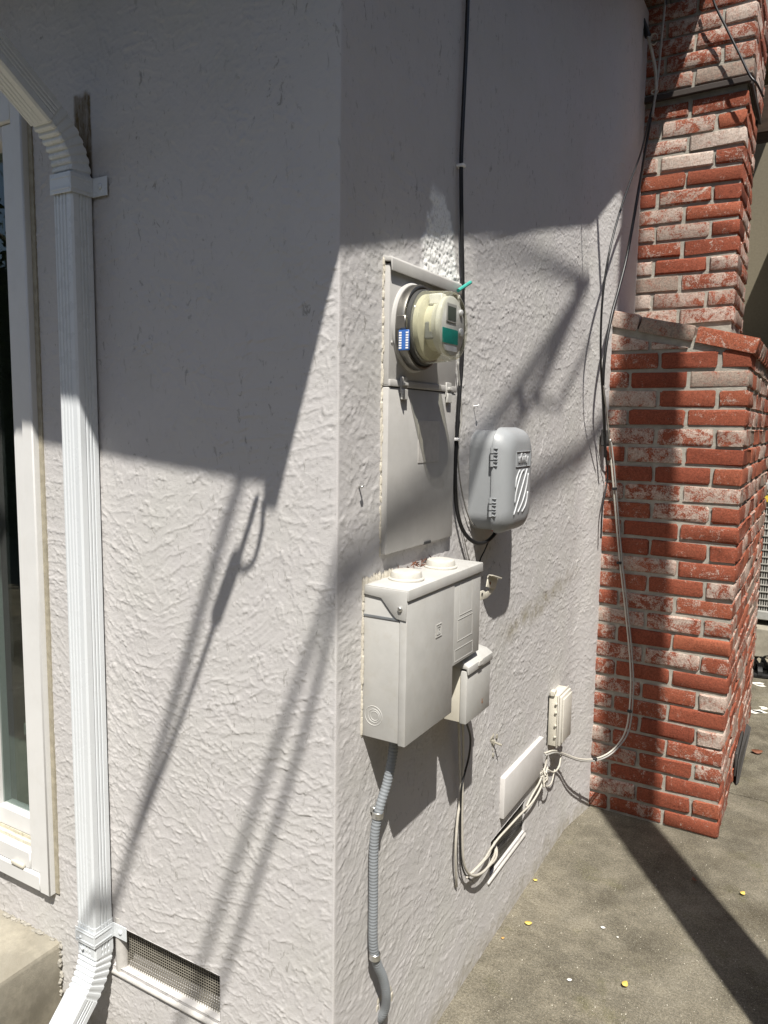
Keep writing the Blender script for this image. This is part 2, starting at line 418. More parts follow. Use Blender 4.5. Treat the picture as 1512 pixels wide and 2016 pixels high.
# ================================================================== SETTING
def sheet(name, x0, x1, y0, y1, z, mat, parent=None, n=1):
    bm = B(); bmesh.ops.create_grid(bm, x_segments=n, y_segments=n, size=.5)
    for v in bm.verts: v.co = Vector(((x0+x1)/2+v.co.x*(x1-x0), (y0+y1)/2+v.co.y*(y1-y0), z))
    return obj(name, bm, mat, parent)
tag(sheet('ground', -400, 400, -400, 400, -.035, EARTH), kind='structure')
patio = bpy.data.objects.new('patio', None); COL.objects.link(patio); tag(patio, kind='structure')
def slab(pts):
    bm = B(); prism(bm, [(x, y, -.10) for x, y in pts], (0, 0, .10), .004); return obj('concrete_slab', bm, CONC, patio, auto=35)
slab([(-.05, -3.2), (3.6, -3.2), (3.6, 2.150), (.50, 2.196), (-.05, 2.196)])
slab([(.45, 2.206), (3.6, 2.160), (3.6, 7.5), (.45, 7.5)])
slab([(-4.5, -3.2), (-.06, -3.2), (-.06, .05), (-4.5, .05)])

# ================================================================== HOUSE
house = thing('house', (0, 0, 0), 'grey stucco house with a window, eaves and screened wall vents', 'house')
CR = .0025
# left wall (faces -Y)
VL = (-.626, -.290, .221, .327)       # vent opening x0 x1 z0 z1
WX1, WZ0, WZ1 = -.8115, .330, 2.245    # window opening right, bottom, top
xs = np.linspace(-1.14, 0, 545); zs = np.linspace(-.03, 2.46, 1186)
U, V = np.meshgrid(xs, zs); h = relief(-U, V, 5, amp=.8)
s_ = -U; fade = ss(.0, .012, s_); h = h*fade
stain = ss(-.675, -.668, U)*ss(-.617, -.623, U)*ss(1.93, 2.0, V)*ss(2.178, 2.165, V+.012*(vn(U*90, V*90)-.5))
stain2 = ss(-.63, -.60, U)*ss(-.52, -.58, U)*ss(1.6, 1.8, V)*ss(2.1, 2.0, V)*.12
dirt = ss(.12, .0, V)*.7
ph = np.clip(1-s_/CR, 0, 1)*math.pi/4
X = np.where(s_ < CR, -CR+CR*np.sin(ph), U); Y = np.where(s_ < CR, CR-CR*np.cos(ph), 0)-h
P = np.stack([X, Y, V], -1); msk = np.stack([0*U, np.clip(stain+stain2, 0, 1), dirt], -1)
cu = (U[:-1, :-1]+U[1:, 1:])/2; cv = (V[:-1, :-1]+V[1:, 1:])/2
keep = ~((cu > VL[0]) & (cu < VL[1]) & (cv > VL[2]) & (cv < VL[3])) & ~((cu < WX1) & (cv > WZ0) & (cv < WZ1))
grid_mesh('wall', P, keep, msk, STUCCO, house)
# right wall (faces +X)
VR = (.800, 1.090, .216, .322)
ys = np.linspace(0, 2.17, 724); zs = np.linspace(-.03, 3.10, 1253)
U, V = np.meshgrid(ys, zs); h = relief(U, V, 11, vertical=.10, amp=.58)
pz = (V-1.80)/.20; half = .105-.075*np.clip(pz, 0, 1); pc = .400-.025*np.clip(pz, 0, 1)
ed = np.abs(U-pc)-half+.035*(vn(U*40, V*40)-.5)+.02*(vn(U*120, V*120)-.5)
patch = ss(.012, -.012, ed)*ss(1.765, 1.80, V)*ss(2.01, 1.975, V+.02*(vn(U*60+9, V*60)-.5))
h += patch*(.0018*(vn(U*75, V*75)-.45)+.0026*(vn(U*190, V*190)-.5)+.0010)
s_ = U; h = h*ss(0, .012, s_)
flare = .034*ss(1.52, 1.80, U)
dirt = np.clip(ss(.10, .0, V+.05*(vn(U*12, V*12)-.5))*.8+1.1*ss(.045, .0, np.abs(V-(.90+.10*(U-.75)))+.03*(vn(U*22, V*22)-.5))*ss(.75, .95, U)*ss(1.75, 1.2, U), 0, 1)
ph = np.clip(1-s_/CR, 0, 1)*math.pi/4
Y = np.where(s_ < CR, CR-CR*np.sin(ph), U); X = np.where(s_ < CR, -CR+CR*np.cos(ph), 0)+h+flare
X[:, 0] = -CR+CR*math.cos(math.pi/4)
P = np.stack([X, Y, V], -1); msk = np.stack([patch, 0*U, dirt], -1)
cu = (U[:-1, :-1]+U[1:, 1:])/2; cv = (V[:-1, :-1]+V[1:, 1:])/2
keep = ~((cu > VR[0]) & (cu < VR[1]) & (cv > VR[2]) & (cv < VR[3])) & (cv < 2.40+.36*cu) & ~((cu > 1.86) & (cv < 1.75))
grid_mesh('wall', P, keep, msk, STUCCO, house)
# the rest of the wall bodies (plain, outside the frame or behind the finished faces)
bm = B()
box(bm, (-6, .004, -.1), (-1.138, .2, .326)); box(bm, (-6, .004, .326), (-2.30, .2, 2.25)); box(bm, (-6, .004, 2.25), (-1.138, .2, 2.9))
box(bm, (-1.138, .004, 2.455), (-.012, .2, 2.9)); box(bm, (-.79, .09, -.1), (-.20, .2, 2.455)); box(bm, (-1.138, .09, -.1), (-.79, .2, .30))
box(bm, (-.2, .09, -.1), (-.09, 2.1, 4.2)); box(bm, (-.2, 2.1, -.1), (0, 3.2, 4.2)); box(bm, (-.2, 3.2, -.1), (-.002, 7, 4.2))
obj('wall_core', bm, STUCCO, house)
# roof with rake board and gutter
RW, RP = .30, -.627
def rz(y): return 2.777+.25*y           # underside of the rake board
bm = B(); d = .16
prism(bm, [(RW, RP, rz(RP)), (RW, 2.08, rz(2.08)), (RW, 2.08, rz(2.08)+d), (RW, RP, rz(RP)+d)], (-.03, 0, 0))
prism(bm, [(RW, 2.54, rz(2.54)), (RW, 7, rz(7)), (RW, 7, rz(7)+d), (RW, 2.54, rz(2.54)+d)], (-.03, 0, 0))
obj('rake_board', bm, TRIM, house)
bm = B()
prism(bm, [(RW-.031, RP+.02, rz(RP)+.10), (RW-.031, 2.08, rz(2.08)+.082), (RW-.031, 2.08, rz(2.08)+.112), (RW-.031, RP+.02, rz(RP)+.13)], (-7, 0, 0))
prism(bm, [(-.001, 2.081, rz(2.08)+.082), (-.001, 7, rz(7)+.082), (-.001, 7, rz(7)+.112), (-.001, 2.081, rz(2.08)+.112)], (-6.7, 0, 0))
prism(bm, [(RW-.031, 2.54, rz(2.54)+.082), (RW-.031, 7, rz(7)+.082), (RW-.031, 7, rz(7)+.112), (RW-.031, 2.54, rz(2.54)+.112)], (-.267, 0, 0))
obj('roof_deck', bm, SOFFIT, house)
bm = B()
prism(bm, [(RW+.01, RP-.02, rz(RP)+.165), (RW+.01, 2.07, rz(2.07)+.165), (RW+.01, 2.07, rz(2.07)+.185), (RW+.01, RP-.02, rz(RP)+.185)], (-7.2, 0, 0))
prism(bm, [(-.001, 2.0701, rz(2.0701)+.165), (-.001, 7, rz(7)+.165), (-.001, 7, rz(7)+.185), (-.001, 2.0701, rz(2.0701)+.185)], (-6.9, 0, 0))
prism(bm, [(RW+.01, 2.54, rz(2.54)+.165), (RW+.01, 7, rz(7)+.165), (RW+.01, 7, rz(7)+.185), (RW+.01, 2.54, rz(2.54)+.185)], (-.3, 0, 0))
obj('roof', bm, SHINGLE, house)
bm = B()
a0 = Vector((RW-.035, -.622, 2.657)); a1 = Vector((-6, -.48, 2.94))
pr = [(0, 0), (0, .012), (.09, .012), (.09, .0)]
prism(bm, [a0, a1, a1+Vector((0, 0, .10)), a0+Vector((0, 0, .10))], (0, .003, 0))
prism(bm, [a0+Vector((0, .0031, 0)), a1+Vector((0, .0031, 0)), a1+Vector((0, .0031, .003)), a0+Vector((0, .0031, .003))], (0, .09, 0))
prism(bm, [a0+Vector((0, .0932, 0)), a1+Vector((0, .0932, 0)), a1+Vector((0, .0932, .12)), a0+Vector((0, .0932, .12))], (0, .02, 0))
obj('gutter', bm, DSP, house)

# vents in both walls
def vent(open_, side, s0_=None):
    a0, a1, z0, z1 = open_
    def p(a, dep, z): return Vector((a, dep, z)) if side == 'L' else Vector((-dep, a, z))
    bm = B()
    for q in ([(a0, z1), (a1, z1)], [(a0, z0), (a0, z1)], [(a1, z0), (a1, z1)], [(a0, z0), (a1, z0)]):
        (s0, t0), (s1, t1) = q
        vs = [bm.verts.new(p(s0, -.001, t0)), bm.verts.new(p(s1, -.001, t1)), bm.verts.new(p(s1, .05, t1)), bm.verts.new(p(s0, .05, t0))]
        bm.faces.new(vs)
    fr = obj('vent_opening', bm, STUCCO, house)
    bm = B(); v = [bm.verts.new(p(a, .08, z)) for a, z in ((a0-.02, z0-.02), (a1+.02, z0-.02), (a1+.02, z1+.02), (a0-.02, z1+.02))]; bm.faces.new(v)
    for k in range(260):
        a, z, r = random.uniform(a0, a1), z0+(z1-z0)*random.random()**1.6, random.uniform(.002, .007)
        c = p(a, random.uniform(.055, .078), z); t = bmesh.new(); bmesh.ops.create_icosphere(t, subdivisions=1, radius=r)
        for vv in t.verts: vv.co = c+vv.co*random.uniform(.6, 1.3)
        joinbm(bm, t)
    obj('crawl_space_back', bm, GRIT, house)
    bm = B(); st = .0066; r = .00055; oa0 = a0; a0 = s0_ or a0; dp = .014 if side == 'L' else .007
    n = int((a1-a0)/st)
    for k in range(n+1):
        a = a0+(a1-a0)*k/n; lo = p(a-r, dp-r, z0); hi = p(a+r, dp+r, z1)
        box(bm, [min(x, y) for x, y in zip(lo, hi)], [max(x, y) for x, y in zip(lo, hi)])
    n = int((z1-z0)/st)
    for k in range(n+1):
        z = z0+(z1-z0)*k/n; lo = p(a0, dp+.0015-r, z-r); hi = p(a1, dp+.0015+r, z+r)
        box(bm, [min(x, y) for x, y in zip(lo, hi)], [max(x, y) for x, y in zip(lo, hi)])
    tag(obj('vent_screen', bm, WIREMESH if side == 'L' else WIREMESH2, house), kind='stuff')
    bm = B(); a0 = oa0; pr_ = .007 if side == 'L' else .005  # sloping sill
    poly = [p(a0-.012, .02, z0+.004), p(a0-.012, -pr_, z0-.012), p(a0-.012, -pr_, z0-.019), p(a0-.012, .02, z0-.019)]
    prism(bm, poly, (p(a1+.012, 0, 0)-p(a0-.012, 0, 0)), .003)
    obj('vent_sill', bm, TRIM if side == 'L' else m_sill, house, auto=40)
m_sill = m_paint('sill_paint', (.50, .485, .46), .6, .06, 40, .3, (.3, .26, .2), .3)
vent(VL, 'L', -.590); vent(VR, 'R')
bm = B(); tube(bm, [(-.606, .012, .200), (-.606, .012, .345)], .0150, 18, smooth=False)
obj('vent_jamb_pipe', bm, TRIM, house, auto=40)

# window
win = None
wx0 = -2.25
bm = B()   # outer trim
box(bm, (-.862, -.020, .331), (-.824, .05, 2.243), .003)
box(bm, (wx0, -.018, .331), (-.8622, .05, .372), .003)
box(bm, (wx0, -.018, 2.152), (-.8622, .05, 2.243), .003)
win = obj('window', bm, WHITE, house, auto=40)
bm = B()
box(bm, (-.908, -.010, .3722), (-.8625, .07, 2.1518), .003); box(bm, (wx0, -.012, .3722), (-.9082, .07, .418), .003)
box(bm, (wx0, -.010, 2.118), (-.9082, .07, 2.1518), .003)
obj('frame', bm, WHITE, win, auto=40)
bm = B()
box(bm, (-.927, .018, .452), (-.9085, .06, 2.117), .002); box(bm, (-1.078, .018, .436), (-.9277, .06, .486), .003)
box(bm, (-1.105, -.004, .4185), (-1.082, .06, 2.117), .002); box(bm, (-2.2, .018, .436), (-1.1055, .06, .486), .003)
obj('sash', bm, WHITE, win, auto=40)
bm = B(); box(bm, (-1.08, .006, .4185), (-.909, .016, .428)); box(bm, (-1.08, .017, .4185), (-.909, .022, .436))
obj('track', bm, m_paint('grimy_track', (.55, .52, .42), .7, .15, 60, .7, (.16, .15, .06), .3), win)
bm = B(); box(bm, (-.975, -.022, .372), (-.925, -.0125, .384), .004, 2)
obj('weep_cover', bm, CREAM, win, auto=40)
bm = B(); box(bm, (-2.2, .036, .484), (-.924, .040, 2.119)); obj('pane', bm, GLASS, win)
bm = B(); box(bm, (-.8235, -.004, .335), (-.8100, .02, 2.24)); obj('sealant', bm, m_paint('brown_sealant', (.33, .30, .23), .8, .2, 60, .4, (.16, .12, .06), .4), win)
bm = B()   # room behind the glass
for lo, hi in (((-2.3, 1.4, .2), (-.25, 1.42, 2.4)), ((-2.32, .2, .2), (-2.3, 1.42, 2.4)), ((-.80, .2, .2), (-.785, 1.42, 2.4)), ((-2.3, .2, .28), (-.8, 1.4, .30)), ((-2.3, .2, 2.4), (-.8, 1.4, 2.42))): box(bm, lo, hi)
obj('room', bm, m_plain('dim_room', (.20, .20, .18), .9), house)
bm = B(); box(bm, (-1.35, .28, .52), (-.99, .50, .56), .004); box(bm, (-1.30, .35, .30), (-1.26, .39, .52)); box(bm, (-1.4, .6, .30), (-1.0, .9, .82), .02)
obj('room_furniture', bm, m_plain('room_grey', (.36, .37, .35), .7), house)

# concrete landing under the window
bm = B(); prism(bm, [(-.815, .03, -.05), (-.805, -1.2, -.05), (-3, -1.2, -.05), (-3, .03, -.05)], (0, 0, .255), .012)
bmesh.ops.subdivide_edges(bm, edges=bm.edges, cuts=2)
tag(obj('landing_step', bm, CONC2, auto=40), 'worn concrete landing step below the window, at lower left', 'step')
bm = B()
for k in range(70):
    x = random.uniform(-1.12, -.815) if k < 45 else random.uniform(-.820, -.812); z = .206 if k < 45 else random.uniform(.06, .2)
    t = bmesh.new(); bmesh.ops.create_icosphere(t, subdivisions=1, radius=random.uniform(.002, .007)); c = Vector((x, random.uniform(-.010, .002), z))
    for v in t.verts: v.co = c+Vector((v.co.x*1.6, v.co.y, v.co.z))*random.uniform(.6, 1.2)
    joinbm(bm, t)
obj('mortar_crumbs', bm, MORTAR, house)

# ================================================================== CHIMNEY
chim = thing('brick_chimney', (.25, 1.773, 0), 'red brick chimney with limewash remains against the stucco wall', 'chimney')
YC, XC, CH = 1.773, .505, .0683
YB = 3.16
bm = B()
box(bm, (-.02, YC+.007, -.05), (XC-.007, YB-.007, 1.78))
prism(bm, [(-.02, YC+.008, 1.78), (XC-.008, YC+.008, 1.78), (XC-.008, YC+.008, 1.783), (-.02, YC+.008, 1.885)], (0, YB-YC-.016, 0))
prism(bm, [(-.02, YC+.02, 1.90), (XC-.02, YC+.02, 1.79), (.40, 2.13, 1.84), (-.02, 2.13, 1.905)], (0, 0, -.10))
box(bm, (-.02, 2.127, 1.75), (.405-.007, 2.523, 2.80)); box(bm, (-.02, 2.112, 2.79), (.413, 2.55, 4.6))
obj('mortar', bm, MORTAR, chim)
_bm_cache = {}
def brick_mesh(l, d, hgt, var):
    key = (round(l, 3), round(d, 3), round(hgt, 3), var)
    if key not in _bm_cache:
        rr = random.Random(hash(key) & 0xffff); t = bmesh.new(); bmesh.ops.create_cube(t, size=1)
        for v in t.verts: v.co = Vector((v.co.x*l, v.co.y*d, v.co.z*hgt))
        bmesh.ops.bevel(t, geom=list(t.edges), offset=.0075, segments=2, affect='EDGES', profile=.55)
        for v in t.verts: v.co += Vector((rr.uniform(-1, 1)*.0036, rr.uniform(-1, 1)*.002, rr.uniform(-1, 1)*.0033))
        me = bpy.data.meshes.new('brick'); t.to_mesh(me); t.free(); me.materials.append(BRICK)
        me.polygons.foreach_set('use_smooth', [True]*len(me.polygons)); me.set_sharp_from_angle(angle=R(40))
        _bm_cache[key] = me
    return _bm_cache[key]
STY = {'R': (.25, .16, .1), 'r': (.35, .30, .1), 'D': (.05, .16, .1), 'O': (.75, .14, .1), 'o': (.7, .3, .1),
       'W': (.35, .52, .1), 'w': (.4, .40, .1), 'P': (.6, .62, .15), 'V': (.6, .90, .0), 'G': (.4, .74, .85), 'g': (.4, .56, .5)}
def brick(x0, x1, y0, y1, z0, z1, style, rot=None, jit=True):
    me = brick_mesh(x1-x0, y1-y0, z1-z0, random.randint(0, 5)); o = bpy.data.objects.new('brick', me)
    o.location = ((x0+x1)/2+(random.uniform(-.0015, .0015) if jit else 0), (y0+y1)/2+(random.uniform(-.003, .002) if jit else 0), (z0+z1)/2)
    o.rotation_euler = rot or (random.uniform(-.004, .004), random.uniform(-.006, .006), random.uniform(-.006, .006))
    c = STY[style]; o.color = (min(1, max(0, c[0]+random.uniform(-.12, .12))), min(1, max(0, c[1]+random.uniform(-.06, .06))), c[2], 1)
    return link(o, chim)
# front face, course by course from the ground (left to right as in the photograph)
rows = ['rwR', 'WRo', 'wrR', 'gRW', 'Wrw', 'wDP', 'WrR', 'WrP', 'wRR', 'WWr', 'WDO', 'PWg'[::1], 'rWo', 'oRW', 'WPr', 'RRR',
        'wRr', 'wWR', 'WWP', 'RDO', 'rPR', 'WWg', 'WRr', 'PRo', 'wDG', 'rRR', 'WRO', 'GRO', 'WWW']
SIDE = 'RrWwPgGoOWrP'
J = .011
for k in range(26):
    z0 = k*CH+.006; z1 = (k+1)*CH-.006; st = rows[k]
    if k % 2:   # two stretchers and a header at the corner
        xs_ = [(-.012, .203), (.214, .402)]; cx0, cy1 = .413, YC+.194
    else:
        xs_ = [(-.012, .100), (.111, .302)]; cx0, cy1 = .313, YC+.094
    for (a, b), s in zip(xs_, st): brick(a, b, YC, YC+.094, z0, z1, s)
    brick(cx0, XC, YC, cy1, z0, z1, st[2])
    y = cy1+J
    while y < YB-.05:
        y2 = min(y+.194, YB); brick(XC-.094, XC, y, y2, z0, z1, random.choice(SIDE)); y = y2+J
# the cut course under the sloping cap
bm = B(); zb = 26*CH+.005
for a, b, s in ((-.012, .165, 'W'), (.176, .300, 'W')):
    za = 1.895-(a+.012)*.237-.042; zc = 1.895-(b+.012)*.237-.042
    o_ = B(); prism(o_, [(a, YC, zb), (b, YC, zb), (b, YC, max(zc, zb+.004)), (a, YC, za)], (0, .09, 0), .003)
    o = obj('brick', o_, BRICK, chim, auto=40); o.color = (.4, .6, .2, 1)
ang = math.atan(.237)
def capbrick(x0, x1, s, y=YC-.006):
    xm = (x0+x1)/2; zm = 1.910-.0-(xm-.03)*.237; L = (x1-x0)/math.cos(ang)
    me = brick_mesh(L, .10, .056, 0); o = bpy.data.objects.new('brick', me); o.location = (xm, y+.05, zm-.012); o.rotation_euler = (0, ang, 0)
    c = STY[s]; o.color = (*c, 1); link(o, chim)
capbrick(-.012, .126, 'P'); capbrick(.135, .320, 'G'); capbrick(.328, .522, 'o')
for i in range(10):
    y = YC+.104+i*.104
    for (a, b) in ((.300, .522), (.06, .29)):
        if b < .3 and y > 2.0: continue
        me = brick_mesh((b-a)/math.cos(ang), .094, .056, 1); o = bpy.data.objects.new('brick', me); xm = (a+b)/2
        o.location = (xm, y+.047, 1.898-(xm-.03)*.237); o.rotation_euler = (0, ang, 0); o.color = (*STY[random.choice('gGorP')], 1); link(o, chim)
# upper flue
up = ['PWg', 'VPg', 'GWg', 'PRW', 'rRg', 'PgR', 'PoP', 'RgR', 'oRr', 'PVr', 'WVo', 'gPo', 'wrP']
for k in range(13):
    z0 = 1.9065+k*.0655+.005; z1 = z0+.0655-.011; st = up[k]
    if k % 2 == 0: segs = [(-.02, .197), (.208, .405)]; ly = .094
    else: segs = [(-.02, .094), (.105, .296), (.307, .405)]; ly = .194
    for i, ((a, b), s) in enumerate(zip(segs, st)):
        last = i == len(segs)-1
        brick(a, b, 2.12, 2.12+(ly if last else .094), z0, z1, s)
    y = 2.12+ly+J
    while y < 2.50:
        y2 = min(y+.194, 2.53); brick(.311, .405, y, y2, z0, z1, random.choice(SIDE)); y = y2+J
for k in range(6):      # wider stack above the flashing
    z0 = 2.794+k*.0655+.004; z1 = z0+.0655-.010
    if k % 2: segs = [(-.02, .10), (.111, .302), (.313, .42)]; ly = .194
    else: segs = [(-.02, .205), (.216, .42)]; ly = .094
    for i, (a, b) in enumerate(segs):
        brick(a, b, 2.105, 2.105+(ly if i == len(segs)-1 else .094), z0, z1, random.choice('WWgPGw'))
    y = 2.105+ly+J
    while y < 2.54:
        y2 = min(y+.194, 2.56); brick(.326, .42, y, y2, z0, z1, random.choice('wrgPr')); y = y2+J
bm = B(); prism(bm, [(-.02, 2.098, 2.764), (.412, 2.098, 2.774), (.412, 2.098, 2.795), (-.02, 2.098, 2.786)], (0, .02, 0), .002)
box(bm, (.406, 2.119, 2.772), (.416, 2.56, 2.795))
obj('flashing', bm, m_plain('dark_flashing', (.045, .035, .03), .6, .3, bump=.4), chim)
# iron ash door on the side, standing a little ajar
bm = B(); box(bm, (XC+.001, 2.30, .03), (XC+.012, 2.58, .135), .003); dr = obj('ash_door', bm, RUST, chim, auto=40)
bm = B(); prism(bm, [(XC+.014, 2.28, .006), (XC+.020, 2.30, .006), (XC+.036, 2.60, .150), (XC+.018, 2.60, .165), (XC+.014, 2.31, .10)], (.004, 0, 0), .001)
obj('door_plate', bm, RUST, dr)

# ================================================================== DOWNSPOUT
dsp = thing('downspout', (-.645, -.03, .2), 'white ribbed metal downspout with crimped elbows strapped to the left wall', 'downspout')
DW, DD = .060, .052; DX, DY = -.646, -.030
def dprof(groove=.0022):
    """rectangular pipe section with pressed flutes; a = outwards from the wall, b = sideways"""
    pts = []
    def side(p, q, g):
        p, q = Vector(p), Vector(q); e = (q-p); n = Vector((e.y, -e.x)).normalized()
        pts.append(p+e*.07)
        for c in g:
            for o_, dep in ((-.045, 0), (-.018, 1), (.018, 1), (.045, 0)): pts.append(p+e*(c+o_)-n*groove*dep)
        pts.append(p+e*.93)
    a, b = DD/2, DW/2
    side((a, -b), (a, b), (.17, .34, .51, .68)) ; side((a, b), (-a, b), (.36, .52, .68)); side((-a, b), (-a, -b), ()); side((-a, -b), (a, -b), (.36, .52, .68))
    return [(p.x, p.y) for p in pts]
PR = dprof(); PRP = dprof(.0)
OUT = Vector((0, -1, 0))
bm = B(); sweep(bm, [Vector((DX, DY, z)) for z in (.330, .6, 1.2, 1.965)], PR, up=OUT)
obj('pipe', bm, DSP, dsp, auto=28)
def elbow(z0, zdir, angdeg, nrib, taillen, rad=.10):
    """bend starting at height z0 leading away from the wall"""
    path = []; n = nrib*6
    for i in range(n+1):
        a = R(angdeg)*i/n
        path.append(Vector((DX, DY-rad*(1-math.cos(a)), z0+zdir*rad*math.sin(a))))
    t = Vector((0, -math.sin(R(angdeg)), zdir*math.cos(R(angdeg))))
    e0 = len(path)
    for i in range(1, 9): path.append(path[e0-1]+t*taillen*i/8)
    def sc(i, prof):
        if i < e0:
            prof = PRP; ph = (i % 6)/6.; s = 1-.075*(ph > .6)-.035*(.4 < ph <= .6)
            if i in (0, e0-1): s = 1
        else: s = 1.0
        return [((a*(1-(1-s)*1.9) if a > 0 else a*s)*(1.03 if i < e0 else 1), b*(s*.6+.4)*1.03) for a, b in prof]
    bm = B(); sweep(bm, path, PR, up=OUT, scale=sc); return bm, path[-1]
bm, tip = elbow(1.990, 1, 55, 8, .60, .135); obj('upper_elbow', bm, DSP, dsp, auto=24)
bm, tip2 = elbow(.285, -1, 44, 8, .22, .15); obj('lower_elbow', bm, DSP, dsp, auto=24)
bm = B(); sweep(bm, [Vector((DX, DY, z)) for z in (.268, .30, .345)], [(a*1.04, b*1.04) for a, b in PR], up=OUT); obj('sleeve', bm, DSP, dsp, auto=28)
def strap(zc, hgt):
    bm = B(); x0, x1 = DX-DW/2-.002, DX+DW/2+.002; yf = DY-DD/2-.003
    t = .0016; z0, z1 = zc-hgt/2, zc+hgt/2
    box(bm, (x0, yf-t, z0), (x1, yf, z1), .0006); box(bm, (x1, yf-t, z0+.0005), (x1+t, -.006, z1-.0005), .0005)
    box(bm, (x1+.0002, -.0062, z0+.001), (x1+.044, -.0044, z1-.001), .0005)
    for dz in (-.28, .28):
        box(bm, (x0+.004, yf-t-.0012, zc+hgt*dz-.002), (x1-.001, yf-t-.0001, zc+hgt*dz+.002), .0005); box(bm, (x1+t+.0001, yf, zc+hgt*dz-.002), (x1+t+.0012, -.012, zc+hgt*dz+.002), .0005)
    s = obj('strap', bm, DSP, dsp, auto=30)
    bm = B(); lathe(bm, [(.0055, 0), (.0055, .002), (.003, .0035)], (x1+.024, -.0062, zc), (0, -1, 0), 14); obj('screw', bm, DSP, s, auto=40)
strap(1.978, .040); strap(.318, .036)
for zz, xx in ((.315, -.660), (.288, -.655)):
    bm = B(); lathe(bm, [(.004, 0), (.004, .0015), (.002, .003)], (xx, DY-DD/2-.0045, zz), (0, -1, 0), 12); obj('screw', bm, DSP, dsp, auto=40)

# ================================================================== METER PANEL
pan = thing('meter_panel', (0, .3, 1.24), 'tall shallow beige metal meter panel set in the right wall under the pale plaster patch', 'meter panel')
PY0, PY1, PX = .152, .458, .013
def plate(bm, y0, y1, z0, z1, x0, x1, bev=.0025): return box(bm, (x0, y0, z0), (x1, y1, z1), bev, 2)
bm = B(); plate(bm, PY0, PY1, 1.574, 1.800, -.02, PX); obj('upper_cover', bm, BEIGE2, pan, auto=40)
bm = B(); plate(bm, PY0, PY1, 1.244, 1.570, -.02, PX+.001); lc = obj('lower_cover', bm, BEIGE2, pan, auto=40)
bm = B(); plate(bm, PY0+.001, PY1-.001, 1.572, 1.585, -.01, PX+.0035, .0015); obj('cover_lip', bm, BEIGE2, pan, auto=40)
bm = B(); prism(bm, [(-.01, PY0-.004, 1.816), (.018, PY0-.004, 1.812), (.021, PY0-.004, 1.808), (.021, PY0-.004, 1.786), (.018, PY0-.004, 1.786), (.016, PY0-.004, 1.803), (-.01, PY0-.004, 1.806)], (0, PY1-PY0+.008, 0), .0012)
obj('rain_hood', bm, BEIGE2, pan, auto=40)
for yy in (PY0+.055, PY1-.045):
    bm = B(); box(bm, (PX+.001, yy-.013, 1.560), (PX+.005, yy+.013, 1.592), .001); box(bm, (PX+.003, yy-.012, 1.548), (PX+.0085, yy+.010, 1.568), .001); box(bm, (PX+.004, yy-.009, 1.575), (PX+.010, yy+.009, 1.581), .001)
    obj('latch', bm, BEIGE, pan, auto=40)
bm = B(); box(bm, (PX+.0012, .278, 1.420), (PX+.0022, .375, 1.508)); obj('paper_label', bm, m_plain('painted_label', (.49, .47, .44), .6), lc)
bm = B(); box(bm, (PX-.002, .315, 1.2435), (PX+.0035, .345, 1.2495), .001); obj('catch_slot', bm, m_plain('slot_black', (.02, .02, .02), .8), lc)
for zz in (1.655, 1.680):
    bm = B(); lathe(bm, [(.003, 0), (.003, .001), (.0015, .002)], (PX, PY0+.010, zz), (1, 0, 0), 10); obj('rivet', bm, BEIGE2, pan)
bm = B()
for k in range(330):
    z = random.uniform(1.24, 1.81); t = bmesh.new(); bmesh.ops.create_icosphere(t, subdivisions=1, radius=random.uniform(.0015, .0035))
    c = Vector((random.uniform(-.003, .001), PY0-.002+random.uniform(-.002, .002), z))
    for v in t.verts: v.co = c+Vector((v.co.x, v.co.y, v.co.z*3.5))
    joinbm(bm, t)
obj('caulk_bead', bm, CAULK, pan)

# ------------------------------------------------------------------ electricity meter
MY, MZ = .246, 1.690
met = thing('electricity_meter', (PX, MY, MZ), 'round electricity meter with clear yellowed cover and steel ring on the panel', 'meter')
AX = (1, 0, 0)
bm = B(); lathe(bm, [(.0875, -.002), (.0875, .004), (.084, .007)], (PX, MY, MZ), AX, 64); obj('collar', bm, BEIGE2, met, auto=40)
bm = B(); lathe(bm, [(.081, .006), (.0830, .008), (.0830, .020), (.0815, .024), (.078, .025), (.0775, .023), (.0745, .0225), (.0740, .020)], (PX, MY, MZ), AX, 72, cap=False); rg = obj('retaining_ring', bm, RING, met, auto=30)
bm = B(); lathe(bm, [(.0735, .020), (.0735, .032), (.070, .034)], (PX, MY, MZ), AX, 64); obj('gasket', bm, m_plain('dark_gasket', (.05, .05, .048), .6), met, auto=40)
prof = [(.0715, .032), (.0705, .036)]
for k in range(22):
    x = .037+k*.0019; r = .0700-.0028*k/22
    prof += [(r, x), (r-.0007, x+.00095)]
prof += [(.0670, .081), (.0665, .086), (.0640, .0915), (.0595, .0935)]
bm = B(); lathe(bm, prof, (PX, MY, MZ), AX, 72, cap=False); cov = obj('cover', bm, COVER, met, auto=35)
bm = B(); lathe(bm, [(.0594, .0934), (.03, .0945), (.0005, .0948)], (PX, MY, MZ), AX, 64, cap=False); obj('front_lens', bm, LENS, cov, smooth=True)
bm = B(); lathe(bm, [(.064, .022), (.064, .044), (.056, .047), (.046, .048), (.046, .060), (.050, .062), (.050, .066), (.040, .067)], (PX, MY, MZ), AX, 48); obj('base_moulding', bm, m_plain('meter_cream', (.56, .54, .43), .5), met, auto=40)
bm = B(); lathe(bm, [(.050, .066), (.055, .077), (.0575, .079), (.0575, .086), (.054, .088)], (PX, MY, MZ), AX, 48); fb = obj('faceplate', bm, m_plain('meter_face', (.62, .62, .59), .4), met, auto=40)
x = PX+.0883
bm = B(); box(bm, (x, MY-.030, MZ+.006), (x+.0016, MY+.014, MZ+.042), .001); dsf = obj('display_bezel', bm, m_plain('bezel', (.40, .40, .38), .3), met, auto=40)
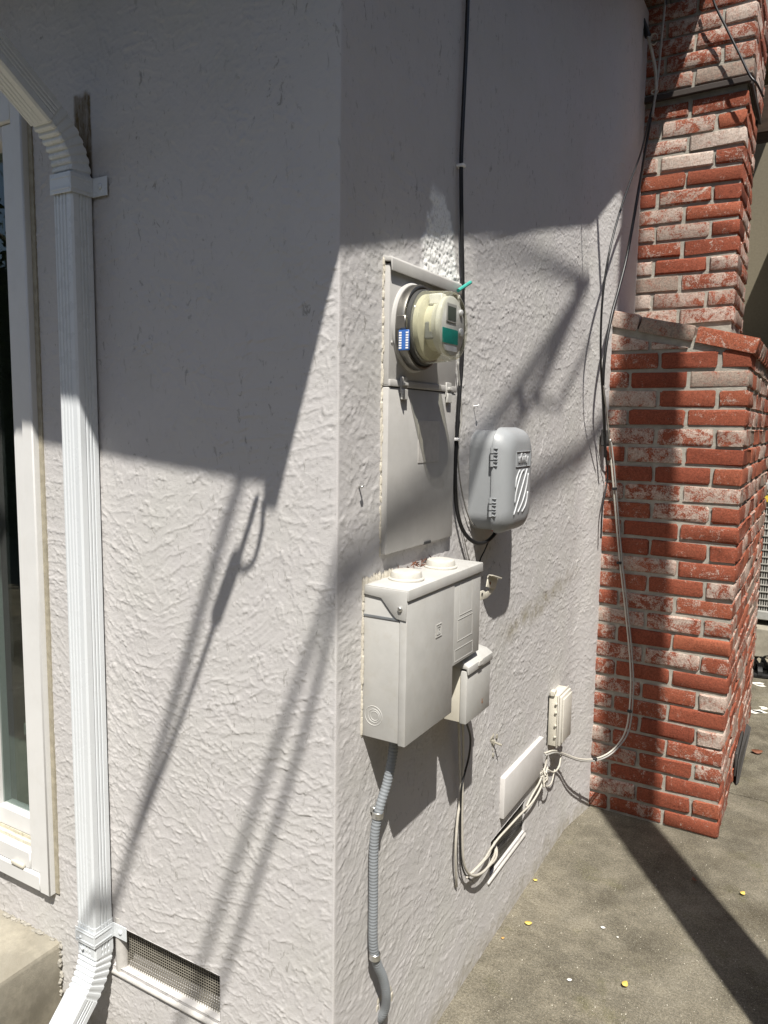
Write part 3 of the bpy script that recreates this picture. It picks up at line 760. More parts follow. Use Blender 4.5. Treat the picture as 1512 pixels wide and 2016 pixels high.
bm = B(); box(bm, (x+.0017, MY-.026, MZ+.010), (x+.002, MY+.010, MZ+.036)); obj('display', bm, LCD, dsf)
bm = B(); box(bm, (x, MY-.045, MZ-.034), (x+.0008, MY+.024, MZ-.006)); obj('teal_sticker', bm, TEAL, met)
bm = B(); box(bm, (x, MY-.034, MZ-.048), (x+.0007, MY+.02, MZ-.038)); obj('nameplate', bm, WTAG, met)
bm = B(); lathe(bm, [(.006, 0), (.006, .004), (.004, .005)], (x, MY+.034, MZ+.030), AX, 16); obj('port', bm, WTAG, met, auto=40)
bm = B(); lathe(bm, [(.008, 0), (.008, .004), (.005, .005)], (x, MY+.036, MZ-.008), AX, 16); obj('port', bm, WTAG, met, auto=40)
bm = B(); box(bm, (PX+.050, MY-.030, MZ+.040), (PX+.078, MY-.008, MZ+.060), .002); obj('terminal_block', bm, WTAG, met, auto=40)
bm = B(); box(bm, (PX+.050, MY-.048, MZ-.028), (PX+.070, MY-.040, MZ+.006), .003); obj('dark_block', bm, GREYDARK, met)  # dark grey block inside the cover
# seal on the ring
seal = thing('seal_tag', (PX+.03, MY-.079, MZ-.03), 'small clear and blue plastic seal hanging from the meter ring', 'seal')
ya = MY-.0895
bm = B(); box(bm, (PX+.020, ya-.004, MZ-.052), (PX+.042, ya+.001, MZ-.014), .001); sb = obj('tag_body', bm, BLUE, seal, auto=40)
for i in range(2):
    for k in range(7):
        bm = B(); xx = PX+.0215+i*.0145; box(bm, (xx, ya-.0046, MZ-.049+k*.0047), (xx+.0055, ya-.0041, MZ-.049+k*.0047+.0030)); obj('print_mark', bm, WTAG, sb)
bm = B(); tube(bm, [(PX+.023, ya-.001, MZ-.015), (PX+.022, ya+.001, MZ+.004), (PX+.030, ya+.003, MZ+.010), (PX+.039, ya+.001, MZ+.004), (PX+.038, ya-.001, MZ-.015)], .0009, 6, .003); obj('hasp', bm, m_plain('dark_wire', (.06, .06, .06), .4, .6), seal)
bm = B(); box(bm, (PX+.012, MY-.092, MZ-.012), (PX+.034, MY-.083, MZ+.014), .002); obj('ring_lug', bm, RING, met, auto=40)

# teal clip behind the meter
a = at(902, 572, 0, .03); b = at(926, 556, 0, .03)
bm = B(); tube(bm, [a, b], .0042, 8, smooth=False); 
tag(obj('wall_clip', bm, TEALW), 'short teal plastic clip sticking out behind the top of the meter', 'clip')

# ================================================================== LOAD CENTRE
bx = thing('breaker_box', (0, .27, .89), 'large beige breaker box with two domed hubs on top, below the meter panel', 'breaker box')
BY0, BY1, BY2, BZ0, BZ1, BD = .092, .301, .443, .894, 1.196, .096
bm = B()
prism(bm, [(-.01, BY0, BZ0), (-.01, BY2, .992), (-.01, BY2, BZ1-.004), (-.01, BY0, BZ1-.004)][:0] or [(-.01, BY0, BZ0), (-.01, BY1, BZ0), (-.01, BY1, .994), (-.01, BY2-.002, .994), (-.01, BY2-.002, BZ1-.006), (-.01, BY0, BZ1-.006)], (BD-.012+.01-.004, 0, 0), .0015)
body = obj('back_box', bm, BEIGE, bx, auto=40)
bm = B(); box(bm, (BD-.0155, BY0-.0012, BZ0-.003), (BD, BY1-.001, BZ1-.018), .0016, 2); door = obj('cover', bm, BEIGE, bx, auto=40)
bm = B(); box(bm, (BD-.016, BY1+.0005, .991), (BD-.0015, BY2, BZ1-.018), .0016, 2); dr2 = obj('breaker_door', bm, BEIGE, bx, auto=40)
bm = B()  # drip lid
prism(bm, [(-.01, BY0-.002, BZ1), (BD+.002, BY0-.002, BZ1-.002), (BD+.003, BY0-.002, BZ1-.022), (BD, BY0-.002, BZ1-.022), (BD-.002, BY0-.002, BZ1-.0065), (-.01, BY0-.002, BZ1-.0045)], (0, BY2-BY0+.004, 0), .001)
obj('drip_lid', bm, BEIGE, bx, auto=40)
bm = B(); yf = BY0-.0035   # side flange cut on a slant
prism(bm, [(-.004, yf, BZ1-.003), (BD+.001, yf, BZ1-.004), (BD-.001, yf, BZ1-.060), (BD-.022, yf, BZ1-.058), (BD-.034, yf, BZ1-.046), (BD-.055, yf, BZ1-.022), (-.004, yf, BZ1-.018)], (0, .002, 0), .0006)
fl = obj('side_flange', bm, BEIGE, bx, auto=30)
bm = B(); lathe(bm, [(.005, 0), (.005, .003), (.003, .0045)], (BD-.013, yf, BZ1-.038), (0, -1, 0), 8); obj('screw', bm, STEEL, fl)
bm = B(); box(bm, (-.004, BY0-.0016, BZ1-.062), (BD-.018, BY0-.0004, BZ1-.058)); obj('seam', bm, GREYDARK, body)
for yy, xx in ((BY0+.088, .045), (BY0+.243, .045)):
    bm = B(); lathe(bm, [(.036, 0), (.036, .003), (.032, .005), (.031, .012), (.029, .016), (.024, .018), (.012, .0185), (.001, .0185)], (xx, yy, BZ1-.001), (0, 0, 1), 40); obj('hub_cap', bm, HUB, bx, auto=35)
for r in (.0085, .0125, .0185):
    bm = B(); lathe(bm, [(r, 0), (r+.0004, .0007), (r+.0011, .0007), (r+.0015, 0)], (.026+(.0185-r)*.25, BY0, BZ0+.045), (0, -1, 0), 32, cap=False); obj('knockout', bm, BEIGE, body)
def sqframe(bm, y, z, s, t, dep):   # square outline standing proud of the cover
    for lo, hi in (((y-s, z-s), (y+s, z-s+t)), ((y-s, z+s-t), (y+s, z+s)), ((y-s, z-s+t), (y-s+t, z+s-t)), ((y+s-t, z-s+t), (y+s, z+s-t))): box(bm, (BD+.0002, lo[0], lo[1]), (BD+dep, hi[0], hi[1]))
bm = B(); sqframe(bm, BY0+.135, 1.088, .0135, .0022, .0012); sqframe(bm, BY0+.135, 1.088, .0085, .0018, .0012)
box(bm, (BD+.0002, BY0+.133, 1.083), (BD+.0012, BY0+.1345, 1.092)); box(bm, (BD+.0002, BY0+.1346, 1.0905), (BD+.0012, BY0+.138, 1.092)); box(bm, (BD+.0002, BY0+.1346, 1.083), (BD+.0012, BY0+.138, 1.0845))
obj('emblem', bm, BEIGE, door)
xd = BD-.0014
for y0, y1, z0, z1 in ((BY1+.030, BY1+.095, 1.095, 1.168), (BY1+.022, BY1+.100, 1.040, 1.088), (BY1+.010, BY1+.105, .997, 1.024)):
    bm = B(); t = .0012
    box(bm, (xd, y0, z0), (xd+.0006, y1, z0+t)); box(bm, (xd, y0, z1-t), (xd+.0006, y1, z1)); box(bm, (xd, y0, z0+t), (xd+.0006, y0+t, z1-t)); box(bm, (xd, y1-t, z0+t), (xd+.0006, y1, z1-t))
    obj('pressed_panel', bm, BEIGE, dr2)
bm = B(); lathe(bm, [(.0075, -.001), (.0075, .001), (.004, .0012), (.004, -.0012)], (BD-.012, BY0+.128, BZ0-.004), (.25, 0, 1), 20, cap=False); obj('hasp_ring', bm, CREAM, bx, auto=40)
def WP(px, py, x=.086): return at(px, py, 0, x)
bm = B(); prism(bm, [WP(944, 1164), WP(950, 1162), WP(955, 1166), WP(966, 1156), WP(972, 1161), WP(957, 1177), WP(944, 1182)], (.003, 0, 0), .0006)
prism(bm, [WP(956, 1155, .0895), WP(960, 1133, .0895), WP(979, 1138, .0895), WP(973, 1160, .0895)], (.003, 0, 0), .0006)
prism(bm, [WP(960, 1132, .093), WP(963, 1131, .093), WP(979, 1136, .093), WP(979, 1139, .093)], (.012, 0, 0), .0006)
br = obj('bracket', bm, CREAM, bx, auto=40)
bm = B(); lathe(bm, [(.004, 0), (.004, .0008)], WP(965, 1148, .0926), AX, 12); obj('rust_spot', bm, RUSTB, br)
bm = B(); lathe(bm, [(.004, 0), (.004, .0008)], WP(949, 1170, .0892), AX, 12); obj('eye_hole', bm, DARK, br)
bm = B()
for k in range(300):
    z = random.uniform(BZ0+.005, BZ1+.004); t = bmesh.new(); bmesh.ops.create_icosphere(t, subdivisions=1, radius=random.uniform(.002, .0045))
    c = Vector((random.uniform(-.003, .002), BY0-.003, z))
    if k > 235: c = Vector((random.uniform(.0, .006), random.uniform(BY0, BY0+.12), BZ1+random.uniform(-.002, .004)))
    for v in t.verts: v.co = c+Vector((v.co.x*.8, v.co.y, v.co.z*3.2))
    joinbm(bm, t)
obj('caulk_bead', bm, CAULK, bx)
# debris of dry leaves lodged behind the hubs
bm = B()
for k in range(46):
    c = Vector((random.uniform(.004, .022), random.uniform(BY0+.10, BY0+.29), BZ1+random.uniform(.003, .014)))
    d1 = Vector((random.uniform(-1, 1), random.uniform(-1, 1), random.uniform(-.3, 1))).normalized()*random.uniform(.005, .012); d2 = d1.cross(Vector((random.random(), random.random(), random.random()))).normalized()*.002
    vs = [bm.verts.new(c+q) for q in (-d1, d2, d1, -d2)]; bm.faces.new(vs)
tag(obj('leaf_debris', bm, BLEAF), 'dry brown leaf scraps lodged behind the hubs on the breaker box', 'debris', kind='stuff')

# ================================================================== SMALL DISCONNECT
sx = thing('disconnect_box', (0, .45, .83), 'small beige box with hinged cover at the lower right of the breaker box', 'electrical box')
SY0, SY1, SZ0, SZ1, SD = .379, .515, .836, .964, .096
bm = B(); box(bm, (-.01, SY0, SZ0+.002), (SD-.017, SY1-.002, SZ1), .002, 2); obj('back_box', bm, CREAM, sx, auto=40)
bm = B(); box(bm, (SD-.0165, SY0-.001, SZ0), (SD, SY1, SZ1-.006), .002, 2); dc = obj('cover', bm, BEIGE, sx, auto=40)
bm = B(); prism(bm, [(-.006, SY0-.002, SZ1+.028), (.040, SY0-.002, SZ1+.022), (SD-.012, SY0-.002, SZ1+.014), (SD+.004, SY0-.002, SZ1+.004), (SD+.004, SY0-.002, SZ1-.013), (SD+.001, SY0-.002, SZ1-.013), (SD-.002, SY0-.002, SZ1-.001), (-.006, SY0-.002, SZ1+.002)], (0, SY1-SY0+.004, 0), .001)
obj('rain_lid', bm, BEIGE, sx, auto=30)
bm = B(); box(bm, (SD-.010, SY0+.050, SZ1-.006), (SD+.008, SY0+.072, SZ1+.006), .001); obj('latch', bm, BEIGE, sx, auto=40)
bm = B(); lathe(bm, [(.003, 0), (.002, .0008)], (SD+.0001, SY1-.046, SZ0+.024), AX, 10); box(bm, (SD+.0001, SY1-.048, SZ0+.024), (SD+.0006, SY1-.0455, SZ0+.033)); obj('rust_spot', bm, RUSTB, dc)

# ================================================================== CABLE TV BOX
gb = thing('cable_box', (0, .67, 1.24), 'rounded grey plastic cable box with raised lettering and stripes', 'cable box')
GY0, GY1, GZ0, GZ1 = .572, .770, 1.238, 1.494
gw, gh = GY1-GY0, GZ1-GZ0; gc = Vector((0, (GY0+GY1)/2, (GZ0+GZ1)/2))
def loft(bm, levels, cap=True, n=8):
    rings = []
    for x, iw, ih, r, dz in levels:
        rings.append([bm.verts.new(gc+Vector((x, a, b+dz))) for a, b in rrect(gw-2*iw, gh-2*ih, r, n)])
    m = len(rings[0])
    for i in range(len(rings)-1):
        for j in range(m): bm.faces.new((rings[i][j], rings[i][(j+1) % m], rings[i+1][(j+1) % m], rings[i+1][j]))
    if cap: bm.faces.new(rings[-1])
    bmesh.ops.recalc_face_normals(bm, faces=bm.faces); return bm
bm = B(); loft(bm, [(-.004, .004, .006, .045, 0), (.02, .004, .006, .045, 0), (.058, .004, .006, .045, 0), (.059, .010, .012, .04, 0)]); obj('base', bm, GREYBOX, gb, auto=45)
bm = B(); loft(bm, [(.0592, -.001, -.001, .050, 0), (.0615, -.002, -.002, .050, 0), (.068, .0, .0, .050, 0), (.080, .004, .004, .048, 0), (.091, .012, .012, .046, 0), (.098, .026, .024, .040, 0), (.1005, .040, .036, .034, 0)]); lid = obj('lid', bm, GREYBOX, gb, auto=50)
for zc in (1.425, 1.305):
    bm = B()
    for dz in (-.016, 0, .016):
        tube(bm, [(.061, GY0-.004, zc+dz-.0065), (.061, GY0-.004, zc+dz+.0065)], .0042, 10, smooth=False)
        box(bm, (.0615, GY0-.003, zc+dz-.0055), (.074, GY0+.006, zc+dz-.004), .0004); box(bm, (.0615, GY0-.003, zc+dz+.004), (.074, GY0+.006, zc+dz+.0055), .0004)
    obj('hinge', bm, GREYBOX, gb, auto=40)
XL = .1006
bm = B()
y0, y1, z0, z1 = gc.y-.046, gc.y+.054, gc.z+.034, gc.z+.072
for lo, hi in (((y0, z0), (y1, z0+.0016)), ((y0, z1-.0016), (y1, z1)), ((y0, z0), (y0+.0016, z1)), ((y1-.0016, z0), (y1, z1))): box(bm, (XL-.0004, lo[0], lo[1]), (XL+.0018, hi[0], hi[1]), .0004)
obj('name_frame', bm, GREYBOX, lid)
fc = bpy.data.curves.new('lettering', 'FONT'); fc.body = 'xfinity'; fc.size = .034; fc.extrude = .0018; fc.align_x = 'CENTER'; fc.resolution_u = 3
fo = bpy.data.objects.new('lettering', fc); COL.objects.link(fo)
me = bpy.data.meshes.new_from_object(fo.evaluated_get(bpy.context.evaluated_depsgraph_get())); bpy.data.objects.remove(fo)
mt = Matrix.Translation((XL+.0008, gc.y+.004, gc.z+.0445)) @ Matrix(((0, 0, 1), (1, 0, 0), (0, 1, 0))).to_4x4() @ Matrix.Diagonal((.80, 1, 1, 1))
me.transform(mt); me.materials.append(GREYLIT); link(bpy.data.objects.new('lettering', me), lid)
def stripe(pts):
    bm = B(); tube(bm, [(XL+.0004, gc.y+a, gc.z+b) for a, b in pts], .0023, 6, .006); obj('raised_stripe', bm, GREYLIT, lid, smooth=True)
stripe([(-.044, -.018), (-.040, .004), (-.024, .022), (-.016, .026)])
stripe([(-.046, -.054), (-.036, -.022), (-.006, .018), (.014, .026)])
stripe([(-.050, -.082), (-.022, -.048), (.016, .002), (.034, .027)])
stripe([(-.022, -.078), (.012, -.050), (.034, -.016), (.044, .016)])
stripe([(.006, -.079), (.028, -.066), (.040, -.048), (.044, -.030)])
bm = B(); box(bm, (.015, GY1-.075, GZ0-.010), (.035, GY1-.045, GZ0+.006), .002); obj('red_tape', bm, REDP, gb)

# ================================================================== COVER PLATE AND OUTLET BOX
bm = B(); box(bm, (-.006, .862, .364), (.015, 1.212, .489), .003, 2)
tag(obj('cover_plate', bm, m_paint('plate_paint', (.52, .505, .49), .6, .04, 25, .15, (.35, .32, .27), .15), auto=40), 'long flat painted cover plate on the wall just above the vent', 'cover plate')
ob = thing('outlet_box', (0, 1.35, .43), 'beige weatherproof outlet box near the chimney corner', 'outlet box')
bm = B(); box(bm, (-.004, 1.298, .425), (.030, 1.408, .603), .003, 2); obj('body', bm, CREAM, ob, auto=40)
bm = B(); loft_pts = None
box(bm, (.0302, 1.294, .421), (.0345, 1.412, .607), .0015, 1); box(bm, (.0346, 1.298, .428), (.044, 1.408, .601), .004, 2); box(bm, (.0441, 1.306, .438), (.050, 1.401, .592), .003, 2)
obj('lid', bm, m_paint('lid_cream', (.54, .515, .46), .45, .04, 30, .15, (.4, .35, .27), .08), ob, auto=40)
bm = B()
for zz in (.575, .545, .500, .460): lathe(bm, [(.004, 0), (.004, .005), (.002, .006)], (.026, 1.297, zz), (0, -1, 0), 10)
obj('hinge_knob', bm, CREAM, ob)
bm = B(); box(bm, (.004, 1.292, .5995), (.020, 1.318, .618), .002); obj('mount_ear', bm, CREAM, ob, auto=40)
bm = B(); box(bm, (-.002, 1.284, .43), (.0015, 1.297, .60)); obj('dark_gap', bm, DARK, ob)

# ================================================================== CONDUIT
cdt = thing('flexible_conduit', (.03, .13, .27), 'grey ribbed flexible conduit running from the breaker box down the wall', 'conduit')
pth = [(.042, .148, .905), (.042, .146, .86), (.034, .138, .79), (.026, .120, .735), (.020, .112, .67), (.020, .112, .55), (.020, .117, .43), at(754, 1925, 0, .026), at(760, 1955, 0, .026), at(759, 1982, 0, .018), at(751, 2002, 0, .006), at(744, 2014, 0, -.012)]
bm = B(); tube(bm, pth, .0096, 14, .00135, rad=lambda s: 1+.045*math.cos(2*math.pi*s/.0068)); obj('ribbed_hose', bm, CONDUIT, cdt, auto=60)
for q in (.725, .418):
    cy = .117 if q > .6 else .119; cx = .0245 if q > .6 else .0215
    bm = B(); lathe(bm, [(.0104, -.007), (.0116, -.006), (.0116, -.002), (.0110, 0), (.0116, .002), (.0116, .006), (.0104, .007)], (cx, cy, q), (0, .05, 1), 20, cap=False); box(bm, (-.002, cy+.010, q-.006), (cx*.5, cy+.030, q+.006), .001)
    obj('strap', bm, STEEL, cdt, auto=40)
bm = B()
for k in range(40):
    t = bmesh.new(); bmesh.ops.create_icosphere(t, subdivisions=1, radius=random.uniform(.006, .014)); c = Vector((-.002, random.gauss(.200, .020), random.gauss(.245, .014)))
    for v in t.verts: v.co = c+Vector((v.co.x*.4, v.co.y, v.co.z))
    joinbm(bm, t)
obj('wall_filler', bm, CAULK, cdt)

# ================================================================== CABLES
def cable(name, pts, r, mat, label, group=None, cat='cable', n=8, step=.008):
    bm = B(); tube(bm, pts, r, n, step); return tag(obj(name, bm, mat, smooth=True), label, cat, group)
W = lambda px, py, x=.010: at(px, py, 0, x)
Yq = lambda px, py, y: at(px, py, 1, y)
cx = cable('coaxial_cable', [W(922, -60), W(921, 0), W(917, 110), W(911, 240), W(908, 325), W(909, 450), W(911, 560), W(911, 650), W(909, 720), W(904, 785), W(899, 870), W(896, 940), W(899, 1000), W(912, 1045, .014), W(935, 1068, .03), W(958, 1066, .04), W(976, 1048, .045), W(980, 1030, .045)], .0048, BLACK, 'thick black cable running down the wall past the meter into the grey cable box')
for q in ((910, 326), (899, 865)):
    c = W(*q, .012); bm = B(); box(bm, c+Vector((-.012, -.007, -.0035)), c+Vector((.0065, .007, .0035)), .0015); obj('clip', bm, WTAG, cx)
cable('thin_wire', [W(901, 712), W(905, 760), W(909, 815), W(904, 860), W(902, 905), W(908, 960, .008), W(920, 1010, .008), W(932, 1034, .01), W(945, 1036, .02)], .0019, CABG, 'thin grey wire looping beside the black cable below the meter')
cable('thin_wire', [W(892, 745), W(894, 830, .004), W(899, 940, .004), W(905, 1010, .004), W(916, 1070, .006), W(926, 1110, .006)], .0014, CABG, 'very thin wire along the right edge of the meter panel', step=.02)
cable('ground_wire', [W(972, 1050, .03), W(962, 1066, .02), W(955, 1082, .012), W(945, 1103, .006), W(943, 1125, .004)], .0019, BLACK, 'short black wire dropping from the cable box behind the breaker box')
# bundle below the disconnect box
X2 = .018
cable('drop_cable', [W(903, 1415, .03), W(905, 1500, X2), W(907, 1565, X2), W(901, 1610, X2), W(897, 1670, X2), W(898, 1725, .012), W(899, 1745, .004)], .0034, CABW, 'dirty white cable hanging farthest left below the small disconnect box')
cable('drop_cable', [W(911, 1415, .035), W(912, 1490, .022), W(910, 1560, .02), W(910, 1630, X2), W(912, 1690, X2), W(920, 1716, .02), W(934, 1724, .024), W(952, 1716, .026), W(966, 1699, .022), W(974, 1682, .012), W(975, 1668, .0), W(970, 1655, -.012)], .0036, CABW, 'dirty white cable curling from the disconnect box into the right wall vent')
cable('drop_cable', [W(917, 1418, .05), W(926, 1452, .04), W(923, 1490, .03), W(913, 1530, .024), W(908, 1560, .024), W(906, 1640, X2), W(908, 1695, X2), W(916, 1722, .014), W(930, 1735, .01)], .0026, BLACK, 'thin black cable bowing out below the disconnect box')
cable('drop_cable', [W(918, 1728, .016), W(935, 1712, .02), W(955, 1690, .02), W(966, 1672, .012), W(980, 1652, .012), W(1000, 1630, .014), W(1022, 1606, .016), W(1046, 1582, .018), W(1062, 1556, .02), W(1072, 1530, .02), W(1078, 1510, .02)], .0033, CABW, 'dirty white cable crossing diagonally in front of the right wall vent')
cable('drop_cable', [W(925, 1735, .014), W(945, 1722, .024), W(962, 1706, .026), W(976, 1690, .02), W(978, 1672, .008), W(972, 1655, -.01)], .0030, CABW, 'short white cable bent into the near corner of the right wall vent')
cable('drop_cable', [W(930, 1718, .02), W(948, 1700, .024), W(962, 1684, .018), W(968, 1668, .004)], .0028, CABW, 'shortest white cable stub at the near end of the right wall vent')
cable('drop_cable', [W(1036, 1588, .01), W(1048, 1565, .014), W(1062, 1540, .016), W(1073, 1510, .018), W(1078, 1480, .02)], .0032, CABW, 'white cable along the lower edge of the long cover plate')
tb = thing('cable_knot', tuple(W(1072, 1530, .02)), 'tangled knot of white cable ends below the outlet box', 'cable')
bm = B()
for k in range(6):
    c = W(1071, 1530, .02); pts = [c+Vector((random.uniform(-.004, .014), random.uniform(-.03, .03), random.uniform(-.03, .03))) for _ in range(5)]
    tube(bm, pts, .0022, 6, .006)
obj('loose_loop', bm, CABW, tb, smooth=True)
bm = B(); tube(bm, [W(1078, 1515, .02), W(1090, 1520, .03), W(1100, 1510, .035), W(1104, 1490, .03), W(1106, 1470, .02)], .003, 7, .006); obj('lead', bm, CABW, tb, smooth=True)
bm = B(); tube(bm, [W(1070, 1545, .02), W(1078, 1548, .028), W(1086, 1540, .03), W(1092, 1515, .03)], .0024, 7, .006); obj('lead', bm, CABW, tb, smooth=True)
# looped pair to the chimney
loop = [W(1072, 1483, .016), W(1090, 1478, .03), Yq(1110, 1484, 1.40), Yq(1140, 1494, 1.50), Yq(1170, 1494, 1.58), Yq(1196, 1484, 1.64), Yq(1218, 1464, 1.68), Yq(1232, 1438, 1.71), Yq(1239, 1400, 1.73), Yq(1242, 1345, 1.745), Yq(1239, 1280, 1.755), Yq(1230, 1190, 1.757), Yq(1220, 1100, 1.757), Yq(1212, 1010, 1.757), Yq(1206, 940, 1.757), Yq(1200, 880, 1.755), Yq(1196, 862, 1.75)]
cable('looping_cable', loop, .0034, CABW, 'white cable looping from the outlet box up the front of the chimney')
lp2 = [p+Vector((.006, -.004, -.004)) for p in loop]
lc2 = cable('looping_cable', lp2[:7]+[p+Vector((.004, .002, 0)) for p in lp2[7:]], .0030, CABG, 'grey cable tied alongside the white loop on the chimney front')
for q in (Yq(1239, 1400, 1.728), Yq(1170, 1494, 1.576), Yq(1218, 1108, 1.752), Yq(1209, 962, 1.752)):
    bm = B(); box(bm, q+Vector((-.007, -.007, -.005)), q+Vector((.010, .006, .005)), .002); obj('cable_tie', bm, BLACK, lc2)
F1 = [Yq(1290, 190, 2.05), Yq(1278, 235, 2.04), W(1262, 300, .10), W(1238, 365, .10), W(1215, 435, .095), W(1198, 505, .09), W(1187, 580, .085), W(1183, 650, .08), W(1183, 720, .075), W(1187, 790, .07), W(1191, 858, .065)]
cable('hanging_cable', F1, .0036, BLACK, 'thin black cable bowing farthest out from the chimney corner')
F2 = [Yq(1291, 186, 2.06), Yq(1280, 240, 2.06), Yq(1270, 300, 2.05), W(1258, 370, .085), W(1246, 440, .08), W(1233, 510, .075), W(1218, 570, .07), W(1204, 622, .065), W(1192, 690, .06), W(1187, 760, .058), W(1190, 840, .058), W(1192, 900, .058)]
cable('hanging_cable', F2, .0055, BLACK, 'thicker black cable hanging close along the chimney and over its shoulder')
cable('hanging_cable', [W(1188, 760, .066), W(1194, 810, .066), W(1199, 862, .066), Yq(1203, 900, 1.75)], .0028, CABW, 'short white cable beside the clamp on the chimney edge')
cable('hanging_cable', [W(1192, 895, .05), W(1196, 940, .05), W(1186, 1000, .045), W(1183, 1060, .044)], .0032, BLACK, 'black cable tail below the clamp on the chimney edge')
cl = thing('cable_clamp', tuple(W(1193, 862, .05)), 'small black and metal clamp holding cables on the chimney edge', 'clamp')
c = W(1193, 862, .048); bm = B(); box(bm, c+Vector((-.016, -.014, -.030)), c+Vector((.012, .014, .030)), .003); obj('clamp_block', bm, RUST, cl, auto=40)
c = W(1201, 868, .062); bm = B(); lathe(bm, [(.006, 0), (.006, .010), (.003, .012)], c, (0, -1, 0), 10); obj('bolt', bm, STEEL, cl, auto=40)
# upper leads
cable('service_wire', [Yq(1244, -40, 2.02), Yq(1243, 10, 2.02), Yq(1256, 32, 2.03), Yq(1268, 48, 2.03)], .0040, CABW, 'frayed white wire end at the top of the wall beside the chimney')
cn = thing('wire_connector', tuple(Yq(1273, 60, 2.03)), 'black wire connector with coiled tail high beside the chimney', 'connector')
bm = B(); tube(bm, [Yq(1264, 40, 2.03), Yq(1276, 72, 2.03)], .012, 10, smooth=False); obj('connector_body', bm, BLACK, cn, auto=40)
bm = B(); cc = Yq(1288, 78, 2.03)
for k in range(3): tube(bm, [cc+Vector((.012*math.cos(a_)*(1+.12*k), -.004*k, .020*math.sin(a_))) for a_ in [i*math.pi/5 for i in range(10)]], .0011, 5, .006)
obj('coil', bm, CABW, cn)
cable('service_wire', [Yq(1276, 72, 2.03), Yq(1284, 105, 2.04), Yq(1291, 140, 2.05), Yq(1292, 178, 2.05)], .0058, CABW, 'thick white cable from the black connector down to the tie')
cable('service_wire', [Yq(1313, -40, 2.03), Yq(1308, 20, 2.03), Yq(1302, 80, 2.04), Yq(1297, 135, 2.05), Yq(1291, 182, 2.05), Yq(1284, 230, 2.05)], .0045, CABG, 'long grey cable dropping straight from the top of the photo to the tie')
bm = B(); cc = Yq(1289, 181, 2.05); tube(bm, [cc+Vector((.012*math.cos(a_), .0, .008*math.sin(a_))) for a_ in [i*math.pi/4 for i in range(10)]], .0025, 6, .004)
tag(obj('wire_tie', bm, CABW, smooth=True), 'white wire tie wrapped round the cables below the flashing', 'tie')
cable('stack_cable', [Yq(1398, -40, 2.05), Yq(1406, 5, 2.055), Yq(1430, 55, 2.06), Yq(1455, 105, 2.06), Yq(1476, 148, 2.06), Yq(1490, 165, 2.07), Yq(1502, 190, 2.2)], .0042, BLACK, 'black cable slanting across the top of the chimney to the dark beam')

# nails, studs and scraps on the wall
bm = B(); c = W(932, 800, 0); tube(bm, [c+Vector((-.004, 0, 0)), c+Vector((.014, 0, .002))], .0016, 8, smooth=False); lathe(bm, [(.004, 0), (.004, .0015)], c+Vector((.014, 0, .002)), AX, 10)
tag(obj('nail', bm, WTAG), 'lone white nail in the wall right of the meter panel', 'nail')
bm = B(); c = W(707, 958, 0); tube(bm, [c+Vector((-.004, 0, 0)), c+Vector((.010, -.002, .002)), c+Vector((.011, -.010, .0))], .0022, 8, .003)
tag(obj('hook', bm, STEEL, smooth=True), 'small bent hook in the wall near the house corner', 'hook')
bm = B(); c = W(970, 1460, 0)
for k in range(14):
    t = bmesh.new(); bmesh.ops.create_icosphere(t, subdivisions=1, radius=random.uniform(.003, .008)); cc = c+Vector((random.uniform(-.002, .003), random.gauss(0, .008), random.gauss(-.005, .016)))
    for v in t.verts: v.co = cc+Vector((v.co.x*.6, v.co.y, v.co.z*1.3))
    joinbm(bm, t)
tube(bm, [c, c+Vector((.022, .012, -.010))], .003, 7, smooth=False)
tag(obj('broken_anchor', bm, m_paint('crumbled_plaster', (.30, .28, .23), .9, .3, 90, .6, (.08, .07, .05), .6)), 'broken wall anchor with crumbled plaster right of the disconnect box', 'anchor')
bm = B(); c = at(822, 1612, 0, 0); tube(bm, [c+Vector((.002, -.012, .008)), c+Vector((.004, .0, -.008)), c+Vector((.003, .010, .004)), c+Vector((.003, .022, .012))], .0012, 6, .003)

# ================================================================== GROUND LITTER
def leaf(px, py, ln, mat, label, rot, name='fallen_leaf', group=None, curl=.3):
    c = at(px, py, 2, .004); bm = B(); n = 7; L, Rr = [], []
    for i in range(n):
        t = i/(n-1); wd = ln*.36*math.sin(math.pi*min(1, t*.96+.02))**.8; z = curl*ln*(t-.5)**2*1.6
        L.append(bm.verts.new(Vector((t*ln-ln/2, wd, z+abs(wd)*curl)))); Rr.append(bm.verts.new(Vector((t*ln-ln/2, -wd, z+abs(wd)*curl*.4))))
    for i in range(n-1): bm.faces.new((L[i], L[i+1], Rr[i+1], Rr[i]))
    for v in list(bm.verts): v.co = c+Matrix.Rotation(rot, 3, 'Z') @ v.co
    o = obj(name, bm, mat, smooth=True); md = o.modifiers.new('thick', 'SOLIDIFY'); md.thickness = .0008
    return tag(o, label, 'leaf' if name == 'fallen_leaf' else 'petal', group)
leaf(1040, 1818, .022, YLEAF, 'yellow leaf on the concrete closest to the grey wall', .4)
leaf(1230, 1940, .022, YLEAF, 'curled yellow leaf on the concrete nearest the bottom of the photo', 1.3, curl=.7)
leaf(1462, 1760, .020, YLEAF, 'narrow yellow leaf in the sun right of the broad shadow', 1.1, curl=.6)
leaf(1367, 1735, .022, BLEAF, 'brownish leaf at the edge of the broad shadow', 2.2, curl=.9)
leaf(1054, 1733, .014, YLEAF, 'tiny yellow leaf in the angle of wall and concrete', .2)
leaf(990, 1847, .010, m_plain('orange_leaf', (.6, .33, .10), .6), 'tiny orange leaf scrap by the foot of the wall', .9)
leaf(1490, 1482, .05, BLEAF, 'dry red brown leaf beyond the chimney at the right edge', .3, curl=.5)
